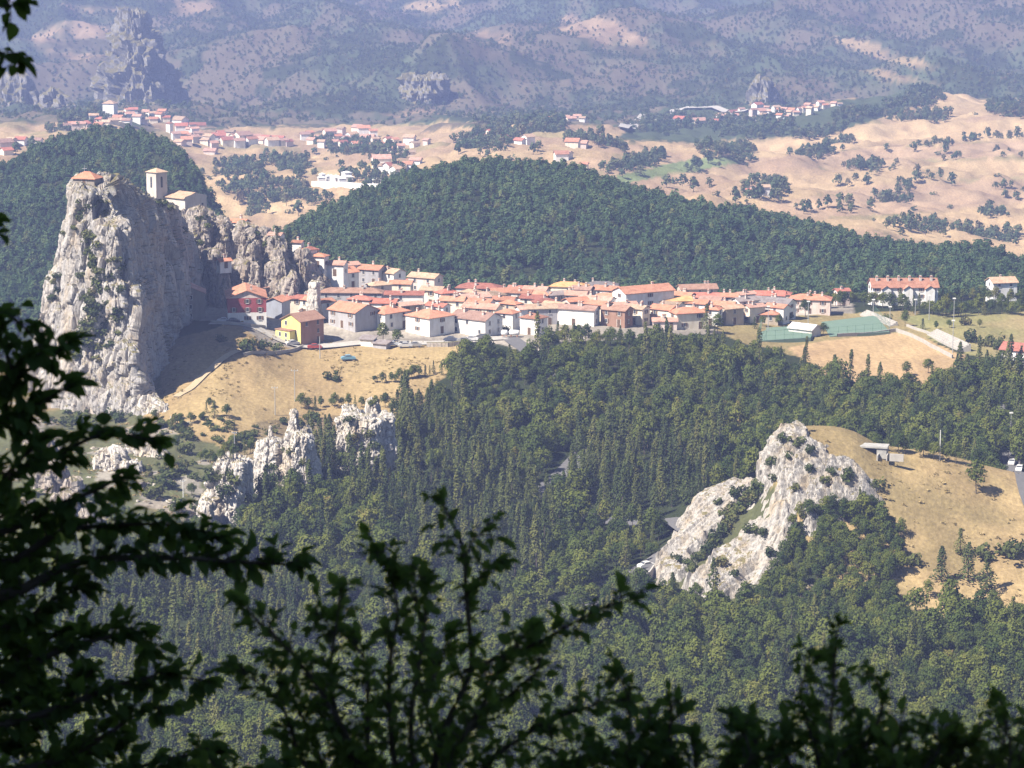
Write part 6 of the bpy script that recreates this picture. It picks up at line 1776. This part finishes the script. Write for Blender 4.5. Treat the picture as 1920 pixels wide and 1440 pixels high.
# two white tanks by the road, lying on brick feet
for px, L, lab in ((946, 2.2, 'short white tank lying by the road at the wood edge'), (964, 3.4, 'longer white tank right of the short one')):
    g = ground(px, 632, 790)
    r = link('gas_tank', None, None, g, R(-8)); tag(r, lab, 'tank')
    b = MB(); k = [(-L/2,.05),(-L/2+.12,.5),(-L/2+.4,.85),(L/2-.4,.85),(L/2-.12,.5),(L/2,.05)]
    b.tube([(x, 0, 1.35) for x, q in k], [q for x, q in k], 14); link('vessel', b.mesh('vessel', [M_WHITE], True), r)
    for s in (-.28, .28):
        b = MB(); b.box((s * L - .15, -.6, -.5), (s * L + .15, .6, .75)); link('foot', b.mesh('foot', [mat_plaster((.45,.25,.18))]), r)
# stones of the stony slope
def stones():
    rng = np.random.default_rng(31)
    SM = []
    for i in range(5):
        v, F, c = loft([(1.0, [(math.cos(a) * .45, math.sin(a) * .4) for a in np.arange(6) * 1.047]), (.5, [(math.cos(a) * .9, math.sin(a) * .75) for a in np.arange(6) * 1.047]), (-.5, [(math.cos(a) * 1.05, math.sin(a) * .95) for a in np.arange(6) * 1.047])], 6, .16, 80 + i, .35, .35, .2, .8, 1.1, 1)
        SM.append(mesh_np('stone', v, [F, c], [ROCKW if i % 2 else ROCKB]))
    for k in range(70):
        px, py = rng.uniform(40, 360), rng.uniform(790, 985)
        if k < 12: px, py = rng.uniform(40, 330), rng.uniform(870, 960)
        p, rk = hit(px, py, 600)
        if rk: continue
        s = rng.uniform(.5, 1.3) * (2.0 if k < 12 else 1)
        o = link('stone', SM[k % 5], None, (p.x, p.y, p.z - .15 * s), rng.uniform(0, 6.28)); o.scale = (s * rng.uniform(.8, 1.6), s, s * rng.uniform(.5, .9))
        tag(o, 'large grey block lying on the stony slope below the tower' if k < 12 else 'small pale stone on the stony slope below the tower', 'stone', 'blocks of the stony slope' if k < 12 else 'stones of the stony slope')
stones()

# ------------------------------------------------------------------ the dark trees round the viewpoint
M_LEAF = mat_leaf('near_leaf', [(0.0, (0.08, 0.135, 0.04)), (0.5, (0.13, 0.20, 0.055)), (1.0, (0.19, 0.22, 0.065))], 0.42, 3.0)
def leaf_mesh(P, Dr, Up, size):
    """leaves with a midrib fold, a drooping tip and an ovate outline"""
    n = len(P)
    d = Dr / np.linalg.norm(Dr, axis=1, keepdims=True)
    s = np.cross(d, Up); s /= np.maximum(np.linalg.norm(s, axis=1, keepdims=True), 1e-6)
    u = np.cross(s, d)
    prof = [(0, .0), (.12, .20), (.36, .36), (.62, .31), (.84, .16), (1.0, 0.0)]
    size = np.asarray(size); wv = size * (.72 + .4 * np.mod(np.arange(n) * 0.618, 1)); cup = .06 + .22 * np.mod(np.arange(n) * 0.414, 1)
    V = []
    for t, w in prof:
        mid = P + d * (t * size)[:, None] - u * (0.16 * t * t * size)[:, None]
        if w == 0: V.append(mid)
        else:
            for sd in (-1, 0, 1):
                V.append(mid + s * (sd * w * wv)[:, None] + u * ((abs(sd) * w * 3) * cup * size)[:, None])
    V = np.stack(V, 1)       # n, 14, 3
    k = V.shape[1]
    quads = [(0, 1, 2), (0, 2, 3)]
    q4 = []
    for r in range(3):
        a = 1 + 3 * r
        q4 += [(a, a + 3, a + 4, a + 1), (a + 1, a + 4, a + 5, a + 2)]
    tri = [(0, 1, 2), (0, 2, 3), (10, 13, 11), (11, 13, 12)]
    base = (np.arange(n) * k)[:, None, None]
    return V.reshape(-1, 3), [(base + np.array(q4)[None]).reshape(-1, 4), (base + np.array(tri)[None]).reshape(-1, 3)]

def leafy(name, root, limbs, label, leafsize, seed, dens=1.0, depth=.5, tw=.34, extra=None, crown=None):
    rng = np.random.default_rng(seed)
    tb = MB()
    LP, LD, LU = [], [], []
    def leaves_along(a, b, n, sz):
        d = b - a
        for i in range(n):
            t = (i + .6) / n
            p = a + d * t
            sd = (-1) ** i
            side = np.cross(d, [0, 0, 1.0]) + rng.normal(0, .35 * np.linalg.norm(d) + .01, 3)
            side /= max(1e-6, np.linalg.norm(side))
            dr = d / max(1e-6, np.linalg.norm(d)) * rng.uniform(.3, 1.0) + side * sd * rng.uniform(.5, 1.1) + np.array([0, 0, rng.uniform(-.65, .1)])
            LP.append(p); LD.append(dr); LU.append(np.array([0, 0, 1.0]) + rng.normal(0, .5, 3))
        LP.append(b); LD.append(d / max(1e-6, np.linalg.norm(d)) + np.array([0, 0, -.2])); LU.append(np.array([0, 0, 1.0]) + rng.normal(0, .4, 3))
    for li, (pts, r0, den) in enumerate(limbs):
        P = [np.array(at(a, b, c)) for a, b, c in pts]
        # smooth
        Q = [P[0]]
        for i in range(len(P) - 1):
            p0 = P[max(i - 1, 0)]; p1 = P[i]; p2 = P[i + 1]; p3 = P[min(i + 2, len(P) - 1)]
            for t in (.25, .5, .75, 1):
                Q.append(.5 * ((2 * p1) + (-p0 + p2) * t + (2 * p0 - 5 * p1 + 4 * p2 - p3) * t * t + (-p0 + 3 * p1 - 3 * p2 + p3) * t ** 3))
        m = len(Q)
        tb.tube(Q, [max(.0022, r0 * (1 - .88 * i / (m - 1))) for i in range(m)], 6)
        L = np.concatenate([[0], np.cumsum([np.linalg.norm(Q[i + 1] - Q[i]) for i in range(m - 1)])])
        nt = int(L[-1] * 26 * dens * den)
        Qa = np.array(Q)
        for k in range(nt):
            t = (k + rng.uniform(0, 1)) / max(1, nt)
            if t < .12: continue
            l = t * L[-1]
            p = np.array([np.interp(l, L, Qa[:, j]) for j in range(3)])
            i = min(m - 2, int(np.searchsorted(L, l)) - 1); i = max(i, 0)
            d = Qa[i + 1] - Qa[i]; d /= max(1e-6, np.linalg.norm(d))
            dv = d * rng.uniform(.4, 1) + rng.normal(0, .62, 3) * np.array([1, depth * 1.6, .75]) + np.array([0, 0, .12])
            dv /= np.linalg.norm(dv)
            ln = tw * rng.uniform(.35, 1.0) * (1 - .5 * t)
            e = p + dv * ln
            tb.tube([p, p + dv * ln * .5 + np.array([0, 0, .01]), e], [.0035, .0026, .0014], 4, cap=False)
            leaves_along(p + dv * ln * .15, e, max(2, int(ln / .045)), leafsize)
        leaves_along(Qa[-2], Qa[-1], 4, leafsize)
    gx, gy = root
    gz = h1(gx, gy)
    r = link(name, None, None, (gx, gy, gz)); tag(r, label, 'tree')
    if extra: extra(tb)
    v = np.array(tb.v) - np.array([gx, gy, gz])
    tb.v = [tuple(p) for p in v]
    link('trunk', tb.mesh('trunk', [M_BARK], True), r)
    P = np.array(LP); 
    v, f = leaf_mesh(P, np.array(LD), np.array(LU), leafsize * rng.uniform(.6, 1.2, len(P)))
    link('crown', mesh_np('crown', v - np.array([gx, gy, gz]), f, [M_LEAF], smooth=True), r)
    return r

YL = 11.0
gl = (-3.3, 11.2)
def ltrunk(tb):
    z = h1(*gl)
    tb.tube([(gl[0], gl[1], z - .4), (gl[0] - .05, gl[1], z + 2), (gl[0] + .1, gl[1] + .1, z + 5), (gl[0], gl[1], z + 9)], [.22, .17, .13, .05], 10)
def L_(pts, r=.03, den=1.0, y=YL):
    return ([(a, b, y + c) for a, b, c in pts], r, den)
LEFT = [
    L_([(-700,1230,.2),(-250,1165,.1),(0,1118,0),(80,1085,0),(160,1052,0),(300,1046,-.1),(430,1052,-.1),(556,1060,-.1)], .035, 1.5),
    L_([(-250,1120,.1),(0,1060,.2),(110,1000,.2),(210,985,.2),(330,985,.1),(420,1010,0)], .02, 1.5),
    L_([(-250,1060,.1),(0,1000,.2),(100,950,.1),(190,915,.1),(225,890,.1)], .02, 1.3),
    L_([(-500,1000,0),(-100,930,.1),(50,880,.1),(130,840,.1),(200,815,.1),(290,826,.1)], .022, 1.3),
    L_([(-400,800,0),(-60,740,0),(40,700,0),(100,665,.1),(132,640,.1)], .018, 1.4), L_([(-300,830,0),(-40,800,0),(50,770,.1),(110,735,.1),(128,725,.1)], .018, 1.4),
    L_([(-400,640,0),(-60,600,0),(10,590,0),(60,630,0),(95,680,0)], .015, 1.0), L_([(-400,520,.1),(-80,560,0),(-10,620,0),(30,720,0),(40,800,0)], .015, 1.4),
    L_([(-400,-80,.2),(-60,-20,.1),(10,10,0),(42,5,0)], .010, .8), L_([(-400,60,.2),(-80,90,.1),(0,100,0),(40,118,0)], .010, .8), L_([(-300,420,0),(-60,430,0),(-12,425,0)], .01, .8),
    L_([(-300,940,0),(-20,900,0),(40,860,0),(70,830,0)], .016, 1.6), L_([(-300,1230,0),(0,1180,0),(90,1130,0),(150,1105,0)], .018, 1.7),
    L_([(-400,1360,.1),(-40,1290,0),(90,1230,0),(180,1200,0),(250,1190,0),(290,1215,0)], .022, 1.4), L_([(-300,1420,0),(40,1350,0),(180,1300,0),(280,1270,0),(395,1276,0)], .022, 1.4),
    L_([(-300,1520,0),(60,1440,0),(180,1390,0),(270,1330,0),(300,1330,0)], .022, 1.5), L_([(-300,1600,0),(60,1530,0),(200,1460,0),(330,1420,0),(420,1410,0)], .022, 1.5),
    L_([(-300,1300,.3),(0,1260,.3),(60,1220,.3),(120,1180,.2)], .02, 2.0), L_([(-300,1440,.3),(0,1400,.3),(100,1340,.3),(170,1260,.3)], .02, 2.0), L_([(-300,1560,.3),(0,1500,.3),(100,1440,.3),(230,1390,.3)], .02, 2.0), L_([(-200,1340,.5),(20,1320,.5),(90,1290,.5)], .02, 2.2), L_([(-200,1080,.4),(0,1060,.4),(60,1030,.4),(90,980,.4)], .02, 1.8), L_([(-250,1150,.4),(-30,1150,.4),(30,1200,.4),(60,1290,.4)], .02, 1.8),
    L_([(-200,1640,.2),(60,1600,.2),(250,1530,.2),(420,1470,.2),(540,1430,.2)], .02, 1.6), L_([(-200,1000,.5),(-20,980,.5),(30,930,.5)], .02, 1.6), L_([(-200,1480,.6),(30,1470,.6),(150,1430,.6)], .02, 2.0),
]
leafy('leafy_tree', gl, LEFT, 'dark leafy tree at the left edge reaching long branches across the view', .074, 51, 1.7, .55, .17, ltrunk)

YC = 9.0
gc = (-.32, 9.0)
def C_(pts, r=.016, den=1.0):
    return ([(a, b, YC + c) for a, b, c in pts], r, den)
CENTER = [
    C_([(790,1750,0),(800,1600,0),(812,1440,0),(850,1330,0),(884,1250,0),(874,1120,0),(868,1030,0),(840,965,0),(828,935,0)], .016, .62), C_([(868,1260,0),(930,1235,0),(1010,1205,-.05),(1080,1165,-.05),(1130,1140,-.05),(1188,1122,-.05)], .010, 1.0),
    C_([(790,1700,0),(720,1520,.1),(640,1360,.1),(560,1240,.1),(490,1170,.1),(448,1132,.1)], .014, 1.0), C_([(800,1640,0),(740,1430,0),(730,1260,0),(745,1130,0),(700,1020,0)], .013, .9),
    C_([(780,1720,.1),(640,1560,.2),(565,1420,.2),(520,1310,.2),(435,1252,.2)], .013, 1.0), C_([(800,1600,-.1),(770,1380,-.1),(790,1220,-.1),(800,1120,-.1),(780,1065,-.1)], .012, 1.0),
    C_([(810,1620,0),(900,1450,0),(1000,1370,0),(1090,1330,0),(1180,1310,0)], .013, 1.1), C_([(780,1660,.2),(660,1420,.2),(620,1280,.2),(630,1180,.2),(640,1105,.2)], .012, 1.0),
    C_([(815,1520,.1),(880,1370,.1),(960,1300,.1),(1010,1250,.1),(1000,1200,.1)], .012, 1.1), C_([(780,1700,.1),(560,1580,.1),(470,1480,.1),(400,1430,.1),(370,1400,.1)], .011, .9), C_([(800,1650,.2),(700,1480,.3),(690,1330,.3),(680,1230,.3),(590,1150,.3)], .012, 1.2),
    C_([(810,1600,-.2),(840,1440,-.2),(900,1330,-.2),(940,1250,-.2),(985,1190,-.2)], .012, 1.2), C_([(800,1680,0),(900,1540,0),(1010,1460,0),(1100,1420,0),(1200,1410,0)], .012, 1.2), C_([(800,1700,.3),(640,1500,.3),(560,1330,.3),(500,1230,.3)], .012, 1.1), C_([(800,1640,.3),(830,1450,.3),(800,1330,.3),(850,1180,.3)], .012, 1.3), C_([(800,1640,.3),(740,1480,.3),(640,1400,.3),(600,1330,.3)], .012, 1.2), C_([(860,1130,0),(905,1080,0),(940,1050,0)], .005, 1.0), C_([(868,1050,0),(890,1010,0),(915,995,0)], .004, 1.0), C_([(800,1180,0),(760,1090,0),(712,1030,0)], .005, 1.0),
]
def ctrunk(tb):
    z = h1(*gc); p = at(795, 1740, YC)
    tb.tube([(gc[0], gc[1], z - .3), (gc[0] + .02, gc[1], (z + p.z) / 2), tuple(p)], [.05, .04, .022], 8)
leafy('leafy_sapling', gc, CENTER, 'dark young tree rising in the bottom middle with one thin leader above the rest', .050, 52, 2.5, .8, .15, ctrunk)

def sapling(name, x0, tops, label, seed, y=8.4, size=.047):
    g = (float(st(x0, 1700)[0]) * y, y)
    ls = []
    rs = random.Random(seed)
    tops = list(tops) + [(x0 + rs.uniform(-190, 190), rs.uniform(1345, 1435), rs.uniform(-.2, .3)) for _ in range(10)]
    for (tx, ty, d) in tops:
        mx = x0 + (tx - x0) * .55 + 18 * math.sin(tx)
        ls.append(([(x0, 1780, y), (x0 + (tx - x0) * .2, 1600, y + d * .5), (mx, (1600 + ty) / 2 + 20, y + d), (tx + 10 * math.cos(ty), ty + 62, y + d), (tx + 22 * math.sin(ty), ty, y + d)], .011, .95))
    def tr(tb):
        z = h1(*g); p = at(x0, 1770, y)
        tb.tube([(g[0], g[1], z - .3), (g[0], g[1], (z + p.z) / 2), tuple(p)], [.035, .03, .018], 8)
    leafy(name, g, ls, label, size, seed, 2.2, .9, .16, tr)
sapling('leafy_sapling', 1570, [(1576,1172,0),(1508,1240,.1),(1650,1262,.1),(1600,1300,.2),(1540,1330,.2),(1470,1400,.1),(1700,1380,.1),(1660,1420,.2),(1580,1400,-.1)], 'dark sapling at lower right whose leafy tip stands highest there', 53)
sapling('leafy_sapling', 1230, [(1174,1262,0),(1265,1310,.1),(1200,1340,.1),(1120,1380,.1),(1310,1380,.1),(1370,1345,0),(1420,1400,.1),(1240,1400,.2),(1150,1400,.2)], 'dark sapling at the bottom between the young tree and the highest sapling', 54, 8.2)
sapling('leafy_sapling', 1850, [(1890,1305,0),(1800,1400,.1),(1760,1372,.1),(1920,1360,.1),(1850,1380,.1),(1900,1420,.2),(1730,1420,.2)], 'dark sapling in the lower right corner', 55, 8.3)

# unseen trees added beside and behind the viewpoint to keep these branches in shade
def shade_trees():
    kt = kind_meshes('tall_shade_tree', broad_tree(901, h=16, rc=4.8, ncard=1900, size=.42, lobes=14, low=.44), M_BROAD)
    for k, (x, y, s) in enumerate([(-4.6, 6.6, 1.0), (-3.2, 2.6, 1.0), (-6.8, 10.5, 1.0), (-2.6, -3.2, 1.05), (-7.5, 5.5, 1.0), (-6, 1, 1.1)]):
        place('shade_tree', kt, x, y, h1(x, y) - .2, (s, s), k * 1.3, 'unseen tall broad-leaved tree added beside the viewpoint to shade the near branches', 'tree', 'shade trees added beside the viewpoint')
    km = kind_meshes('shade_tree', broad_tree(900, h=13, rc=4.6, ncard=2600, size=.42, lobes=14, low=.12), M_BROAD)
    for k, (x, y, s) in enumerate([(-14, 6, 1.1), (-16, -3, 1.2)]):
        place('shade_tree', km, x, y, h1(x, y) - .2, (s, s), k * 1.3, 'unseen tall broad-leaved tree added beside the viewpoint to shade the near branches', 'tree', 'shade trees added beside the viewpoint')
shade_trees()
# ------------------------------------------------------------------ haze: the air of the valley
def build_haze():
    m = bpy.data.materials.new('haze_air')
    m.use_nodes = True
    n = m.node_tree
    n.nodes.remove(n.nodes['Principled BSDF'])
    v = n.nodes.new('ShaderNodeVolumePrincipled')
    v.inputs['Color'].default_value = (0.42, 0.52, 1.0, 1)
    v.inputs['Density'].default_value = 0.000175
    v.inputs['Anisotropy'].default_value = 0.0
    n.links.new(v.outputs[0], n.nodes['Material Output'].inputs['Volume'])
    b = MB()
    b.box((-2900, -300, -60), (2900, 9000, 376))
    tag(link('haze', b.mesh('haze', [m])), 'pale blue summer haze filling the valley', kind='stuff')
build_haze()
